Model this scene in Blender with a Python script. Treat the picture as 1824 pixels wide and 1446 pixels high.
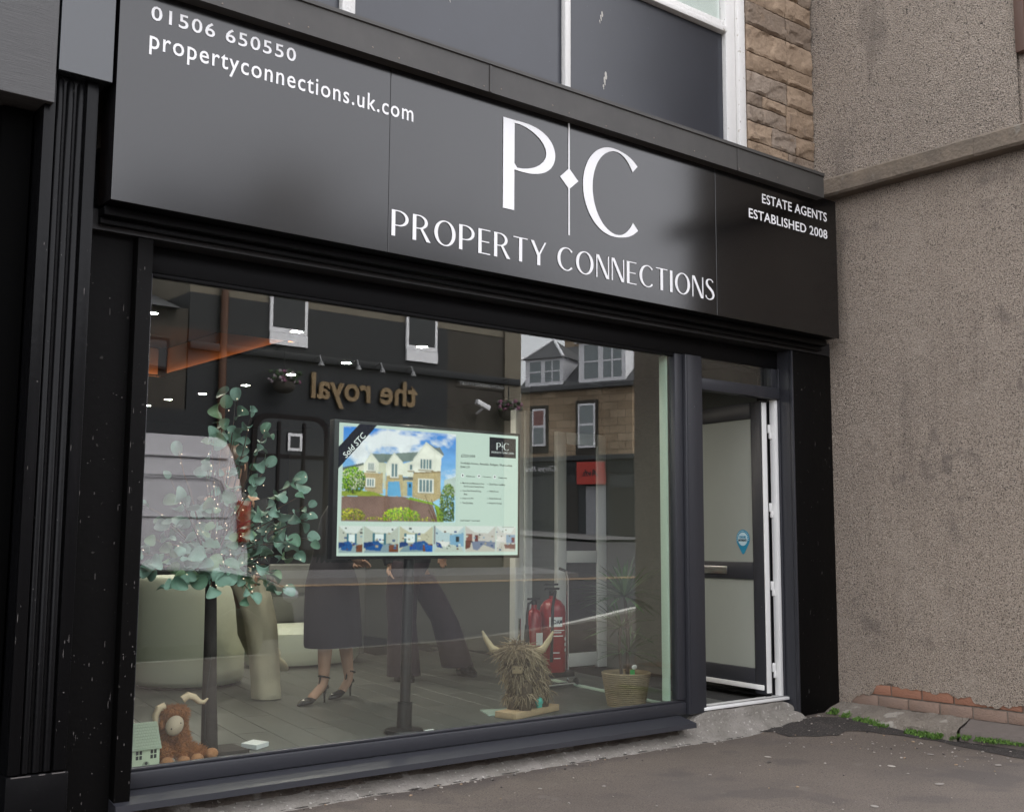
import bpy, bmesh, math, random
import numpy as np
from mathutils import Vector, Matrix, noise
PI = math.pi
rad = math.radians
rnd = random.Random(11)
for o in list(bpy.data.objects): bpy.data.objects.remove(o)
SC = bpy.context.scene
COL = SC.collection

# ------------------------------------------------------------------ camera
cam_d = bpy.data.cameras.new("camera"); cam = bpy.data.objects.new("camera", cam_d); COL.objects.link(cam)
YAW, PITCH, ROLL = rad(38.978), rad(6.666), rad(0.301)
F = Vector((math.sin(YAW)*math.cos(PITCH), math.cos(YAW)*math.cos(PITCH), math.sin(PITCH)))
Rv = Vector((math.cos(YAW), -math.sin(YAW), 0)); Uv = Rv.cross(F)
R2 = Rv*math.cos(ROLL)+Uv*math.sin(ROLL); U2 = -Rv*math.sin(ROLL)+Uv*math.cos(ROLL)
cam.matrix_world = Matrix(((R2.x, U2.x, -F.x, 0), (R2.y, U2.y, -F.y, 0), (R2.z, U2.z, -F.z, 1.25), (0, 0, 0, 1)))
cam_d.sensor_width = 36; cam_d.lens = 2017.93/1824*36; cam_d.clip_start = 0.05; cam_d.clip_end = 2000
SC.camera = cam

# ------------------------------------------------------------------ light
SUN_EL, SUN_AZ = rad(50), rad(25)          # azimuth clockwise from +Y: veiled sun behind the shop, which leaves its front in open shade
w = bpy.data.worlds.new("World"); SC.world = w; w.use_nodes = True
nt = w.node_tree; nt.nodes.clear()
out = nt.nodes.new("ShaderNodeOutputWorld"); bg = nt.nodes.new("ShaderNodeBackground")
sky = nt.nodes.new("ShaderNodeTexSky"); sky.sky_type = 'NISHITA'; sky.sun_disc = False
sky.sun_elevation = SUN_EL; sky.sun_rotation = SUN_AZ; sky.air_density = 1.0; sky.dust_density = 4.0; sky.ozone_density = 1.0
hs = nt.nodes.new("ShaderNodeHueSaturation"); hs.inputs['Saturation'].default_value = 0.22
# a closed, even cloud layer over the clear-sky model
cl_ = nt.nodes.new("ShaderNodeMix"); cl_.data_type = 'RGBA'; cl_.inputs['Factor'].default_value = .78; cl_.inputs['B'].default_value = (6.0, 6.0, 6.35, 1)
nt.links.new(sky.outputs[0], hs.inputs['Color']); nt.links.new(hs.outputs[0], cl_.inputs['A']); nt.links.new(cl_.outputs['Result'], bg.inputs[0]); nt.links.new(bg.outputs[0], out.inputs[0])
bg.inputs[1].default_value = 0.15
sd = bpy.data.lights.new("sun", 'SUN'); sd.energy = 1.5; sd.angle = rad(35); sd.color = (1, 0.965, 0.92)
so = bpy.data.objects.new("sun", sd); COL.objects.link(so)
sdir = Vector((math.sin(SUN_AZ)*math.cos(SUN_EL), math.cos(SUN_AZ)*math.cos(SUN_EL), math.sin(SUN_EL)))
so.rotation_euler = sdir.to_track_quat('Z', 'Y').to_euler()
SC.view_settings.view_transform = 'Standard'; SC.view_settings.look = 'None'
SC.view_settings.gamma = 1; SC.view_settings.use_curve_mapping = False
SC.view_settings.exposure = 1.86
SC.render.engine = 'CYCLES'
SC.cycles.max_bounces = 10; SC.cycles.transparent_max_bounces = 16; SC.cycles.glossy_bounces = 6; SC.cycles.diffuse_bounces = 4
SC.cycles.sample_clamp_indirect = 6.0
SC.cycles.caustics_reflective = False; SC.cycles.caustics_refractive = False

# ------------------------------------------------------------------ helpers
def s2l(r, g, b):
    f = lambda c: (c/255/12.92) if c/255 <= .04045 else ((c/255+.055)/1.055)**2.4
    return (f(r), f(g), f(b))

def pm(name, base, rough=.55, metal=0, spec=.5, var=0, vs=3, vcol=None, bump=0, bs=40, bd=4, coat=0, emis=None, es=0, stretch=None, speck=None, rvar=0):
    """principled material: base colour, broad noise variation, optional speckle and bump"""
    m = bpy.data.materials.new(name); m.use_nodes = True
    n = m.node_tree.nodes; L = m.node_tree.links; b = n['Principled BSDF']
    b.inputs['Roughness'].default_value = rough; b.inputs['Metallic'].default_value = metal
    b.inputs['Specular IOR Level'].default_value = spec; b.inputs['Base Color'].default_value = (*base, 1)
    if coat: b.inputs['Coat Weight'].default_value = coat; b.inputs['Coat Roughness'].default_value = .08
    if emis: b.inputs['Emission Color'].default_value = (*emis, 1); b.inputs['Emission Strength'].default_value = es
    co = None
    if var or bump or speck or rvar:
        co = n.new("ShaderNodeNewGeometry").outputs['Position']
        if stretch:
            vm = n.new("ShaderNodeVectorMath"); vm.operation = 'MULTIPLY'; vm.inputs[1].default_value = stretch
            L.new(co, vm.inputs[0]); co = vm.outputs[0]
    cur = None
    if var:
        t = n.new("ShaderNodeTexNoise"); t.inputs['Scale'].default_value = vs; t.inputs['Detail'].default_value = 6; t.inputs['Roughness'].default_value = .65
        L.new(co, t.inputs['Vector'])
        mr = n.new("ShaderNodeMapRange"); mr.inputs['From Min'].default_value = .3; mr.inputs['From Max'].default_value = .7
        L.new(t.outputs['Fac'], mr.inputs['Value'])
        mx = n.new("ShaderNodeMix"); mx.data_type = 'RGBA'
        c2 = vcol or tuple(c*.5 for c in base)
        lo = tuple(a+(c-a)*var for a, c in zip(base, c2)); hi = tuple(min(1, a-(c-a)*var*.5) for a, c in zip(base, c2))
        mx.inputs['A'].default_value = (*[max(0, q) for q in hi], 1); mx.inputs['B'].default_value = (*lo, 1)
        L.new(mr.outputs[0], mx.inputs['Factor']); cur = mx.outputs['Result']
    if speck:      # list of (scale, threshold, colour)
        for (sc_, th, c) in speck:
            t = n.new("ShaderNodeTexNoise"); t.inputs['Scale'].default_value = sc_; t.inputs['Detail'].default_value = 2
            L.new(co, t.inputs['Vector'])
            mr = n.new("ShaderNodeMapRange"); mr.inputs['From Min'].default_value = th; mr.inputs['From Max'].default_value = th+.06
            L.new(t.outputs['Fac'], mr.inputs['Value'])
            mx = n.new("ShaderNodeMix"); mx.data_type = 'RGBA'; mx.inputs['B'].default_value = (*c, 1)
            if cur: L.new(cur, mx.inputs['A'])
            else: mx.inputs['A'].default_value = (*base, 1)
            L.new(mr.outputs[0], mx.inputs['Factor']); cur = mx.outputs['Result']
    if cur: L.new(cur, b.inputs['Base Color'])
    if rvar:
        t = n.new("ShaderNodeTexNoise"); t.inputs['Scale'].default_value = vs*2; t.inputs['Detail'].default_value = 5; L.new(co, t.inputs['Vector'])
        mr = n.new("ShaderNodeMapRange"); mr.inputs['To Min'].default_value = max(.02, rough-rvar); mr.inputs['To Max'].default_value = min(1, rough+rvar)
        L.new(t.outputs['Fac'], mr.inputs['Value']); L.new(mr.outputs[0], b.inputs['Roughness'])
    if bump:
        t = n.new("ShaderNodeTexNoise"); t.inputs['Scale'].default_value = bs; t.inputs['Detail'].default_value = bd
        L.new(co, t.inputs['Vector'])
        bp = n.new("ShaderNodeBump"); bp.inputs['Strength'].default_value = min(1, bump); bp.inputs['Distance'].default_value = .01*max(1, bump)
        L.new(t.outputs['Fac'], bp.inputs['Height']); L.new(bp.outputs[0], b.inputs['Normal'])
    return m

def overlay(m, stretch, scale, lo, hi, col, fac):
    """stains of their own shape laid over a material's colour"""
    n = m.node_tree.nodes; L = m.node_tree.links; b = n['Principled BSDF']; src = b.inputs['Base Color'].links[0].from_socket
    g = n.new("ShaderNodeNewGeometry"); vm = n.new("ShaderNodeVectorMath"); vm.operation = 'MULTIPLY'; vm.inputs[1].default_value = stretch; L.new(g.outputs['Position'], vm.inputs[0])
    t = n.new("ShaderNodeTexNoise"); t.inputs['Scale'].default_value = scale; t.inputs['Detail'].default_value = 7; t.inputs['Roughness'].default_value = .6; L.new(vm.outputs[0], t.inputs['Vector'])
    mr = n.new("ShaderNodeMapRange"); mr.inputs['From Min'].default_value = lo; mr.inputs['From Max'].default_value = hi; mr.inputs['To Max'].default_value = fac; L.new(t.outputs['Fac'], mr.inputs['Value'])
    mx = n.new("ShaderNodeMix"); mx.data_type = 'RGBA'; mx.inputs['B'].default_value = (*col, 1); L.new(src, mx.inputs['A']); L.new(mr.outputs[0], mx.inputs['Factor']); L.new(mx.outputs['Result'], b.inputs['Base Color'])

def emat(name, col, s):
    m = bpy.data.materials.new(name); m.use_nodes = True; n = m.node_tree.nodes; n.clear()
    o = n.new("ShaderNodeOutputMaterial"); e = n.new("ShaderNodeEmission"); e.inputs[0].default_value = (*col, 1); e.inputs[1].default_value = s
    m.node_tree.links.new(e.outputs[0], o.inputs[0]); return m

def glassmat(name, r0=.1, tint=(.86, .92, .88)):
    """window pane: clear transmission plus mirror reflection that grows at grazing angles"""
    m = bpy.data.materials.new(name); m.use_nodes = True; n = m.node_tree.nodes; L = m.node_tree.links; n.clear()
    o = n.new("ShaderNodeOutputMaterial"); mx = n.new("ShaderNodeMixShader"); tr = n.new("ShaderNodeBsdfTransparent"); gl = n.new("ShaderNodeBsdfGlossy")
    tr.inputs[0].default_value = (*tint, 1); gl.inputs['Roughness'].default_value = 0.0; gl.inputs[0].default_value = (1, 1, 1, 1)
    g = n.new("ShaderNodeNewGeometry"); d = n.new("ShaderNodeVectorMath"); d.operation = 'DOT_PRODUCT'
    L.new(g.outputs['Incoming'], d.inputs[0]); L.new(g.outputs['Normal'], d.inputs[1])
    def M(op, a, b=None):
        k = n.new("ShaderNodeMath"); k.operation = op
        for i, v in enumerate((a, b)):
            if v is None: continue
            if isinstance(v, (int, float)): k.inputs[i].default_value = v
            else: L.new(v, k.inputs[i])
        return k.outputs[0]
    c = M('ABSOLUTE', d.outputs['Value']); p = M('POWER', M('SUBTRACT', 1.0, c), 5.0); f = M('ADD', M('MULTIPLY', p, 1-r0), r0)
    L.new(f, mx.inputs[0]); L.new(tr.outputs[0], mx.inputs[1]); L.new(gl.outputs[0], mx.inputs[2]); L.new(mx.outputs[0], o.inputs[0])
    return m

class MB:
    """collects shapes in one bmesh and links them as one mesh object"""
    def __init__(s): s.bm = bmesh.new()
    def box(s, x0, x1, y0, y1, z0, z1, bev=0, seg=2, m=None):
        x0, x1 = min(x0, x1), max(x0, x1); y0, y1 = min(y0, y1), max(y0, y1); z0, z1 = min(z0, z1), max(z0, z1)
        mt = Matrix.Translation(((x0+x1)/2, (y0+y1)/2, (z0+z1)/2)) @ Matrix.Diagonal((x1-x0, y1-y0, z1-z0, 1))
        if m is not None: mt = m @ mt
        r = bmesh.ops.create_cube(s.bm, size=1, matrix=mt)
        if bev:
            es = list({e for v in r['verts'] for e in v.link_edges})
            bmesh.ops.bevel(s.bm, geom=r['verts']+es, offset=bev, segments=seg, affect='EDGES', profile=.5, clamp_overlap=True)
        return s
    def poly(s, pts, depth=None):
        """polygon from 3-d points, optionally extruded by a vector"""
        vs = [s.bm.verts.new(p) for p in pts]
        f = s.bm.faces.new(vs)
        if depth is not None:
            d = Vector(depth); v2 = [s.bm.verts.new(Vector(p)+d) for p in pts]
            s.bm.faces.new(v2[::-1]); n = len(vs)
            for i in range(n): s.bm.faces.new((vs[i], v2[i], v2[(i+1) % n], vs[(i+1) % n]))
        return s
    def rings(s, rings, cap=True, closed=False):
        vr = [[s.bm.verts.new(p) for p in r] for r in rings]; n = len(vr[0])
        for a, b in zip(vr, vr[1:]):
            for i in range(n): s.bm.faces.new((a[i], a[(i+1) % n], b[(i+1) % n], b[i]))
        if cap: s.bm.faces.new(vr[0][::-1]); s.bm.faces.new(vr[-1])
        return s
    def loft(s, secs, n=16, cap=True):
        """sections (x, y, z, rx, ry): horizontal ellipses stacked along any path"""
        return s.rings([[Vector((x+rx*math.cos(2*PI*i/n), y+ry*math.sin(2*PI*i/n), z)) for i in range(n)] for x, y, z, rx, ry in secs], cap)
    def tube(s, pts, r, n=8, cap=True):
        pts = [Vector(p) for p in pts]; rs = r if isinstance(r, (list, tuple)) else [r]*len(pts); out_ = []
        up = Vector((0, 0, 1)); prev = None
        for i, p in enumerate(pts):
            t = (pts[min(i+1, len(pts)-1)]-pts[max(i-1, 0)]).normalized()
            if prev is None:
                a = t.cross(up)
                if a.length < .05: a = t.cross(Vector((1, 0, 0)))
                a.normalize()
            else:
                a = prev-t*prev.dot(t)
                a = a.normalized() if a.length > 1e-6 else t.orthogonal().normalized()
            prev = a; b = t.cross(a)
            out_.append([p+(a*math.cos(2*PI*k/n)+b*math.sin(2*PI*k/n))*rs[i] for k in range(n)])
        return s.rings(out_, cap)
    def lathe(s, prof, n=24, c=(0, 0, 0), axis='z', cap=True):
        rg = []
        for r, h in prof:
            ring = []
            for k in range(n):
                a = 2*PI*k/n; u, v = r*math.cos(a), r*math.sin(a)
                p = {'z': (u, v, h), 'y': (u, h, v), 'x': (h, u, v)}[axis]
                ring.append(Vector(p)+Vector(c))
            rg.append(ring)
        return s.rings(rg, cap)
    def ball(s, c, r, seg=16, sc=(1, 1, 1), m=None):
        mt = Matrix.Translation(c) @ (m or Matrix()) @ Matrix.Diagonal((r*sc[0], r*sc[1], r*sc[2], 1))
        bmesh.ops.create_uvsphere(s.bm, u_segments=seg, v_segments=max(6, seg//2), radius=1, matrix=mt); return s
    def grid(s, P):
        vs = [[s.bm.verts.new(p) for p in row] for row in P]
        for a, b in zip(vs, vs[1:]):
            for i in range(len(a)-1): s.bm.faces.new((a[i], a[i+1], b[i+1], b[i]))
        return s
    def build(s, name, mat, parent=None, smooth=False, ang=.6, xf=None, fix=True):
        if xf is not None: s.bm.transform(xf)
        if fix: bmesh.ops.recalc_face_normals(s.bm, faces=s.bm.faces)
        me = bpy.data.meshes.new(name); s.bm.to_mesh(me); s.bm.free()
        return link(name, me, mat, parent, smooth, ang)

def link(name, me, mat, parent=None, smooth=False, ang=.6):
    if mat is not None and len(me.materials) == 0: me.materials.append(mat)
    if smooth:
        me.polygons.foreach_set('use_smooth', [True]*len(me.polygons)); me.set_sharp_from_angle(angle=ang)
    o = bpy.data.objects.new(name, me); COL.objects.link(o)
    if parent is not None: put(o, parent)
    return o

ROT = {}
def put(o, p):
    """parent o (built in world coordinates) under p"""
    o.parent = p
    q = p; M = Matrix()
    while q is not None:
        M = Matrix.LocRotScale(q.location, q.rotation_euler, q.scale) @ M
        if q.parent is not None: M = q.matrix_parent_inverse @ M
        q = q.parent
    if not p.get('local'): o.matrix_parent_inverse = M.inverted()
    return o

def tag(o, label=None, cat=None, group=None, kind=None):
    if label: o['label'] = label
    if cat: o['category'] = cat
    if group: o['group'] = group
    if kind: o['kind'] = kind
    return o
def thing(name, label, cat, loc=(0, 0, 0), group=None, rotz=0, local=False):
    o = bpy.data.objects.new(name, None); COL.objects.link(o); o.location = loc; o.rotation_euler = (0, 0, rotz)
    o.empty_display_size = .1
    if local: o['local'] = 1
    return tag(o, label, cat, group)
def struct(name, mb, mat, smooth=False, fix=True):
    o = mb.build(name, mat, None, smooth, fix=fix); o['kind'] = 'structure'; return o
def box(name, mat, parent, *a, bev=0, seg=2, smooth=False):
    return MB().box(*a, bev=bev, seg=seg).build(name, mat, parent, smooth or bev > 0)
def inst(o, parent, mtx):
    c = o.copy(); COL.objects.link(c); c.parent = parent; c.matrix_basis = mtx; return c

def text_bm(body, x0, x1, z0, z1, y, depth=.0015, bold=0, space=1.0, face='-y', res=3, shear=0):
    """lettering fitted to the box x0..x1, z0..z1 on the plane y"""
    cu = bpy.data.curves.new("lettering", 'FONT'); cu.body = body; cu.size = 1; cu.offset = bold; cu.extrude = .01
    cu.space_character = space; cu.resolution_u = res; cu.shear = shear
    o = bpy.data.objects.new("lettering_source", cu); COL.objects.link(o)
    dg = bpy.context.evaluated_depsgraph_get(); me = bpy.data.meshes.new_from_object(o.evaluated_get(dg))
    bpy.data.objects.remove(o); bpy.data.curves.remove(cu)
    n = len(me.vertices); a = np.zeros(n*3); me.vertices.foreach_get('co', a); a = a.reshape(-1, 3)
    mn, mxx = a.min(0), a.max(0)
    u = (a[:, 0]-mn[0])/(mxx[0]-mn[0]); v = (a[:, 1]-mn[1])/(mxx[1]-mn[1]); d = (a[:, 2]-mn[2])/max(1e-6, mxx[2]-mn[2])
    if face == '-y': X = x0+u*(x1-x0); Y = y-d*depth
    else: X = x1-u*(x1-x0); Y = y+d*depth
    Z = z0+v*(z1-z0)
    me.vertices.foreach_set('co', np.stack([X, Y, Z], 1).ravel()); me.update()
    return me

def split_letters(me, mat, parent, name="letter"):
    """one object per character: loose islands that overlap sideways belong together (dots of i and so on)"""
    bm = bmesh.new(); bm.from_mesh(me); bm.verts.ensure_lookup_table(); seen = set(); isl = []
    for v in bm.verts:
        if v.index in seen: continue
        st = [v]; comp = []; seen.add(v.index)
        while st:
            a = st.pop(); comp.append(a)
            for e in a.link_edges:
                b = e.other_vert(a)
                if b.index not in seen: seen.add(b.index); st.append(b)
        isl.append([min(q.co.x for q in comp), max(q.co.x for q in comp), {q.index for q in comp}])
    isl.sort(key=lambda q: q[0]); grp = []
    for a in isl:
        if grp and a[0] < grp[-1][1]-.35*min(a[1]-a[0], grp[-1][1]-grp[-1][0]): grp[-1][1] = max(grp[-1][1], a[1]); grp[-1][2] |= a[2]
        else: grp.append(a)
    for g_ in grp:
        vs = {}; m = MB()
        for f in bm.faces:
            if f.verts[0].index in g_[2]:
                m.bm.faces.new([vs.setdefault(q.index, None) or vs.__setitem__(q.index, m.bm.verts.new(q.co)) or vs[q.index] for q in f.verts])
        m.build(name, mat, parent, fix=False)
    bm.free()

def ribbon(path, widths, n_extra=0):
    """outline polygon strips of a stroke with changing width: list of quads in 2-d"""
    P = [Vector((p[0], p[1])) for p in path]; L_, R_ = [], []
    for i, p in enumerate(P):
        t = (P[min(i+1, len(P)-1)]-P[max(i-1, 0)]).normalized(); nn = Vector((-t.y, t.x))
        L_.append(p+nn*widths[i]/2); R_.append(p-nn*widths[i]/2)
    return L_, R_

class Glyphs:
    """high-contrast display capitals drawn from strokes, cap height 1"""
    T, t = .122, .042
    def __init__(s): s.q = []
    def rect(s, x0, x1, y0, y1): s.q.append([(x0, y0), (x1, y0), (x1, y1), (x0, y1)])
    def quad(s, *p): s.q.append(list(p))
    def stroke(s, path, widths):
        L_, R_ = ribbon(path, widths)
        for i in range(len(L_)-1): s.q.append([tuple(R_[i]), tuple(R_[i+1]), tuple(L_[i+1]), tuple(L_[i])])
    def arc(s, cx, cy, rx, ry, a0, a1, wf, n=36):
        path = []; ws = []
        for i in range(n+1):
            a = rad(a0+(a1-a0)*i/n); path.append((cx+rx*math.cos(a), cy+ry*math.sin(a))); ws.append(wf(a))
        s.stroke(path, ws)
    def bowl(s, x, y0, y1, flat, r, T):
        t = s.t; cy = (y0+y1)/2; ry = (y1-y0)/2-t/2
        s.rect(x, x+flat, y1-t, y1); s.rect(x, x+flat, y0, y0+t)
        s.arc(x+flat, cy, r-T/2, ry, 90, -90, lambda a: t+(T-t)*abs(math.cos(a))**1.4)
    def draw(s, ch, x):
        T, t = s.T, s.t
        if ch == 'P': s.rect(x, x+T, 0, 1); s.bowl(x+T, .40, 1, .10, .36, T*.85); return .60
        if ch == 'R':
            s.rect(x, x+T, 0, 1); s.bowl(x+T, .46, 1, .08, .33, T*.85)
            s.quad((x+.26, .49), (x+.26+T*.75, .49), (x+.64, 0), (x+.64-T*1.15, 0)); return .64
        if ch == 'O':
            s.arc(x+.39, .5, .39-T/2, .5-t/2, 0, 360, lambda a: t+(T-t)*abs(math.cos(a))**1.5, 56); return .78
        if ch == 'C':
            s.arc(x+.39, .5, .39-T/2, .5-t/2, 44, 316, lambda a: t+(T-t)*max(0, -math.cos(a))**1.3+.09*max(0, math.cos(a)-.1)**2, 50); return .68
        if ch == 'E':
            s.rect(x, x+T, 0, 1)
            for y in (0, .5-t/2, 1-t): s.rect(x+T, x+(.46 if y != .5-t/2 else .42), y, y+t)
            return .48
        if ch == 'T': s.rect(x, x+.58, 1-t, 1); s.rect(x+.29-T/2, x+.29+T/2, 0, 1-t); return .58
        if ch == 'Y':
            s.quad((x, 1), (x+T, 1), (x+.33+T*.4, .42), (x+.33-T*.6, .42)); s.quad((x+.33-T*.1, .45), (x+.33+T*.35, .42), (x+.64, 1), (x+.64-t*1.3, 1))
            s.rect(x+.33-T/2, x+.33+T/2, 0, .43); return .64
        if ch == 'N':
            s.rect(x, x+t, 0, 1); s.rect(x+.58-t, x+.58, 0, 1); s.quad((x, 1), (x+T, 1), (x+.58, 0), (x+.58-T, 0)); return .58
        if ch == 'I': s.rect(x, x+T, 0, 1); return T
        if ch == 'S':
            path = []; ws = []
            P = [(.40, .86), (.34, .955), (.22, .98), (.10, .93), (.065, .79), (.12, .65), (.25, .53), (.37, .40), (.42, .24), (.36, .09), (.21, .022), (.07, .06), (.0, .19)]
            W = [.05, t, t, .07, T*.8, T*.95, T, T*.95, T*.8, .07, t, t, .055]
            for i in range(len(P)-1):
                p0, p1, p2, p3 = P[max(i-1, 0)], P[i], P[i+1], P[min(i+2, len(P)-1)]
                for k in range(4):
                    q = k/4; f = lambda a, b, c, d: .5*((2*b)+(c-a)*q+(2*a-5*b+4*c-d)*q*q+(3*b-a-3*c+d)*q**3)
                    path.append((x+f(p0[0], p1[0], p2[0], p3[0]), f(p0[1], p1[1], p2[1], p3[1]))); ws.append(W[i]+(W[i+1]-W[i])*q)
            path.append((x+P[-1][0], P[-1][1])); ws.append(W[-1]); s.stroke(path, ws); return .45
        return .22
    def word(s, text, gap=.13):
        x = 0
        s.cut = []
        for ch in text: n0 = len(s.q); x += s.draw(ch, x)+gap; s.cut.append((n0, len(s.q)))
        return x-gap
    def letters(s, x0, x1, z0, z1, y, mat, parent, depth=.003):
        xs = [p[0] for q in s.q for p in q]; ys = [p[1] for q in s.q for p in q]; bb = (min(xs), max(xs), min(ys), max(ys))
        for a, b in s.cut:
            if b > a: s.mesh(x0, x1, z0, z1, y, depth, sub=s.q[a:b], bb=bb).build("letter", mat, parent)
    def mesh(s, x0, x1, z0, z1, y, depth=.003, sub=None, bb=None):
        xs = [p[0] for q in s.q for p in q]; ys = [p[1] for q in s.q for p in q]
        ax, bx, ay, by = bb or (min(xs), max(xs), min(ys), max(ys)); m = MB(); k = 0
        for q in (sub or s.q):
            k += 1
            pts = [(x0+(p[0]-ax)/(bx-ax)*(x1-x0), y, z0+(p[1]-ay)/(by-ay)*(z1-z0)) for p in q]
            m.poly(pts, (0, -depth-(k % 7)*.00004, 0))
        return m

# ------------------------------------------------------------------ shared materials
M = {}
M['white'] = pm("white_print", (.78, .78, .78), .5)
M['sign'] = pm("satin_black_aluminium", (.0022, .0022, .0025), .165, spec=.5, rvar=.025, vs=1.5)
M['sign'].node_tree.nodes['Principled BSDF'].inputs['IOR'].default_value = 1.62
M['black'] = pm("black_paint", (.0032, .0030, .0029), .5, spec=.08, bump=.12, bs=30, speck=[(30, .71, (.04, .037, .034)), (140, .74, (.09, .085, .08))])
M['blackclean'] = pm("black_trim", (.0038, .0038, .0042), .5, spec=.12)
M['void'] = pm("unlit_black", (.002, .002, .002), .8, spec=.02)  # near black, the dark of an unlit opening put into the colour
M['beam'] = pm("lit_beam_black", (.020, .0195, .020), .5, spec=.3)  # black made a little lighter, light on the beam face put into the colour
M['lead'] = pm("dark_coping", (.047, .044, .040), .55, var=.5, vs=4, speck=[(60, .72, (.09, .085, .07))])
M['anth'] = pm("anthracite_frame", (.0285, .0295, .035), .4, spec=.4, bump=.03, bs=250, speck=[(45, .76, (.16, .16, .16))])
M['navy'] = pm("navy_panel", (.020, .023, .031), .33, spec=.6, var=.3, vs=2.5, speck=[(70, .76, (.12, .12, .12))])
M['upvc'] = pm("white_plastic", (.72, .72, .70), .35)
M['upvcin'] = pm("white_inner_plastic", (.55, .68, .57), .4)
M['oldwhite'] = pm("peeling_white_paint", (.70, .69, .66), .55, bump=.4, bs=60, speck=[(25, .68, (.45, .42, .36)), (55, .72, (.25, .22, .19))])
M['glass'] = glassmat("window_glass", .088, (.95, .985, .96))
M['steel'] = pm("brushed_steel", (.55, .55, .55), .28, metal=1)
M['chrome'] = pm("chrome", (.75, .75, .76), .1, metal=1)
M['rubber'] = pm("black_rubber", (.012, .012, .012), .6)

# ================================================================== ground
def sstep(t, a, b):
    t = max(0, min(1, (t-a)/(b-a))); return t*t*(3-2*t)
def kerb_y(x):
    K = [(-60, -1.15), (5.5, -1.15), (8.5, -1.3), (11.2, -2.1), (14, -3.4), (25, -8), (60, -24)]
    for (a, ya), (b, yb) in zip(K, K[1:]):
        if x <= b: return ya+(yb-ya)*(x-a)/(b-a)
    return -24
def road_z(y): return -.13+.06*max(0, min(-1.15-y, 60))
def pave_z(x, y):
    z = .065*sstep(x, 5.7, 6.7)*sstep(y, 3.9, 4.8)
    z += .006*noise.noise(Vector((x*1.3, y*1.3, 0)))+.0025*noise.noise(Vector((x*6, y*6, 3)))
    if y < -1.1: z += road_z(y)+.13
    return z
M['asphalt'] = pm("pavement_asphalt", (.112, .090, .073), .9, var=.4, vs=1.4, bump=.6, bs=150,
                  speck=[(2.0, .57, (.080, .065, .055)), (100, .58, (.058, .047, .040)), (160, .62, (.030, .025, .022)), (120, .64, (.16, .138, .118)), (30, .74, (.21, .185, .165)), (17, .755, (.045, .038, .034))])
overlay(M['asphalt'], (1, 1, 1), .8, .52, .66, (.066, .056, .05), .55); overlay(M['asphalt'], (1, 1, 1), 5, .62, .68, (.13, .112, .097), .5)
M['patch'] = pm("dark_tarmac_patch", (.030, .025, .022), .9, var=.4, vs=6, bump=2.5, bs=90, speck=[(9, .60, (.045, .037, .032)), (75, .57, (.06, .05, .045)), (85, .635, (.13, .115, .10)), (60, .64, (.012, .011, .010))])
M['road'] = pm("road_asphalt", (.042, .038, .041), .8, var=.3, vs=.8, bump=.3, bs=60)
M['conc'] = pm("rough_concrete", (.215, .198, .175), .92, var=.6, vs=5, vcol=(.12, .11, .09), bump=1.2, bs=60, speck=[(45, .64, (.36, .34, .31)), (80, .68, (.09, .085, .075))])
M['riser'] = pm("stained_concrete", (.115, .095, .078), .95, var=.7, vs=6, vcol=(.05, .042, .036), bump=1.4, bs=60, speck=[(7, .60, (.25, .235, .21)), (40, .70, (.30, .28, .25)), (70, .68, (.04, .035, .03))])
xs = [-60, -30, -14, -6, -2, 0, 1]+[1.4+.12*i for i in range(48)]+[7.4, 8.5, 10, 11.2, 12.5, 14, 18, 25, 40, 60]
P = []
for t in [i/44 for i in range(45)]:
    row = []
    for x in xs:
        yk = kerb_y(x); y = 5.02+(yk-5.02)*t; row.append((x, y, pave_z(x, y)))
    P.append(row)
struct("pavement", MB().grid(P), M['asphalt'], smooth=True)
P = [[(x, y, road_z(y)-.004) for x in (-400, -100, -40, -10, 10, 40, 100, 400)] for y in (0, -1.15, -4, -8, -12, -20, -30, -61.15, -120, -400)]
struct("road", MB().grid(P), M['road'], smooth=True)
kerb = struct("kerb", MB().box(-60, -59, -1.2, -1.16, -.2, -.02), M['conc'])
x = 2.0; kp = None
while x < 24:
    x2 = x+.9; a = Vector((x, kerb_y(x), road_z(kerb_y(x)))); b = Vector((x2, kerb_y(x2), road_z(kerb_y(x2))))
    d = (b-a).normalized(); nn = Vector((-d.y, d.x, 0))
    m = MB().poly([a+d*.004+Vector((0, 0, -.1)), b-d*.004+Vector((0, 0, -.1)), b-d*.004+Vector((0, 0, .135)), a+d*.004+Vector((0, 0, .135))], -nn*.14)
    m.build("kerb_stone", M['conc'], kerb); x = x2
M['paint'] = pm("worn_road_paint", (.62, .60, .55), .7, var=.5, vs=8)
def road_line(name, pts, wd):
    m = MB(); L_, R_ = ribbon([(p[0], p[1]) for p in pts], [wd]*len(pts))
    for i in range(len(pts)-1): m.poly([(q.x, q.y, road_z(q.y)+.004) for q in (L_[i], L_[i+1], R_[i+1], R_[i])])
    return struct(name, m, M['paint'])
road_line("road_marking", [(7.0, -1.75), (9, -2.0), (11.2, -2.75), (14, -4.1), (20, -6.7)], .12)
M['gutter'] = pm("tan_gutter_leaves", (.30, .20, .12), .8, var=.6, vs=3)
M['farpave'] = pm("far_pavement_paving", (.15, .143, .145), .85, var=.3, vs=1)
P = [[(x, y, road_z(y)+.12) for x in (-15, 0, 10, 17.6)] for y in (-9.3, -10, -11.05)]
struct("far_pavement", MB().grid(P).poly([(-15, -9.3, road_z(-9.3)-.05), (17.6, -9.3, road_z(-9.3)-.05), (17.6, -9.3, road_z(-9.3)+.12), (-15, -9.3, road_z(-9.3)+.12)]), M['farpave'])
m = MB().grid([[(x, y, road_z(y)+.006) for x in (-15, 10, 17.0)] for y in (-8.95, -9.29)])
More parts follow.
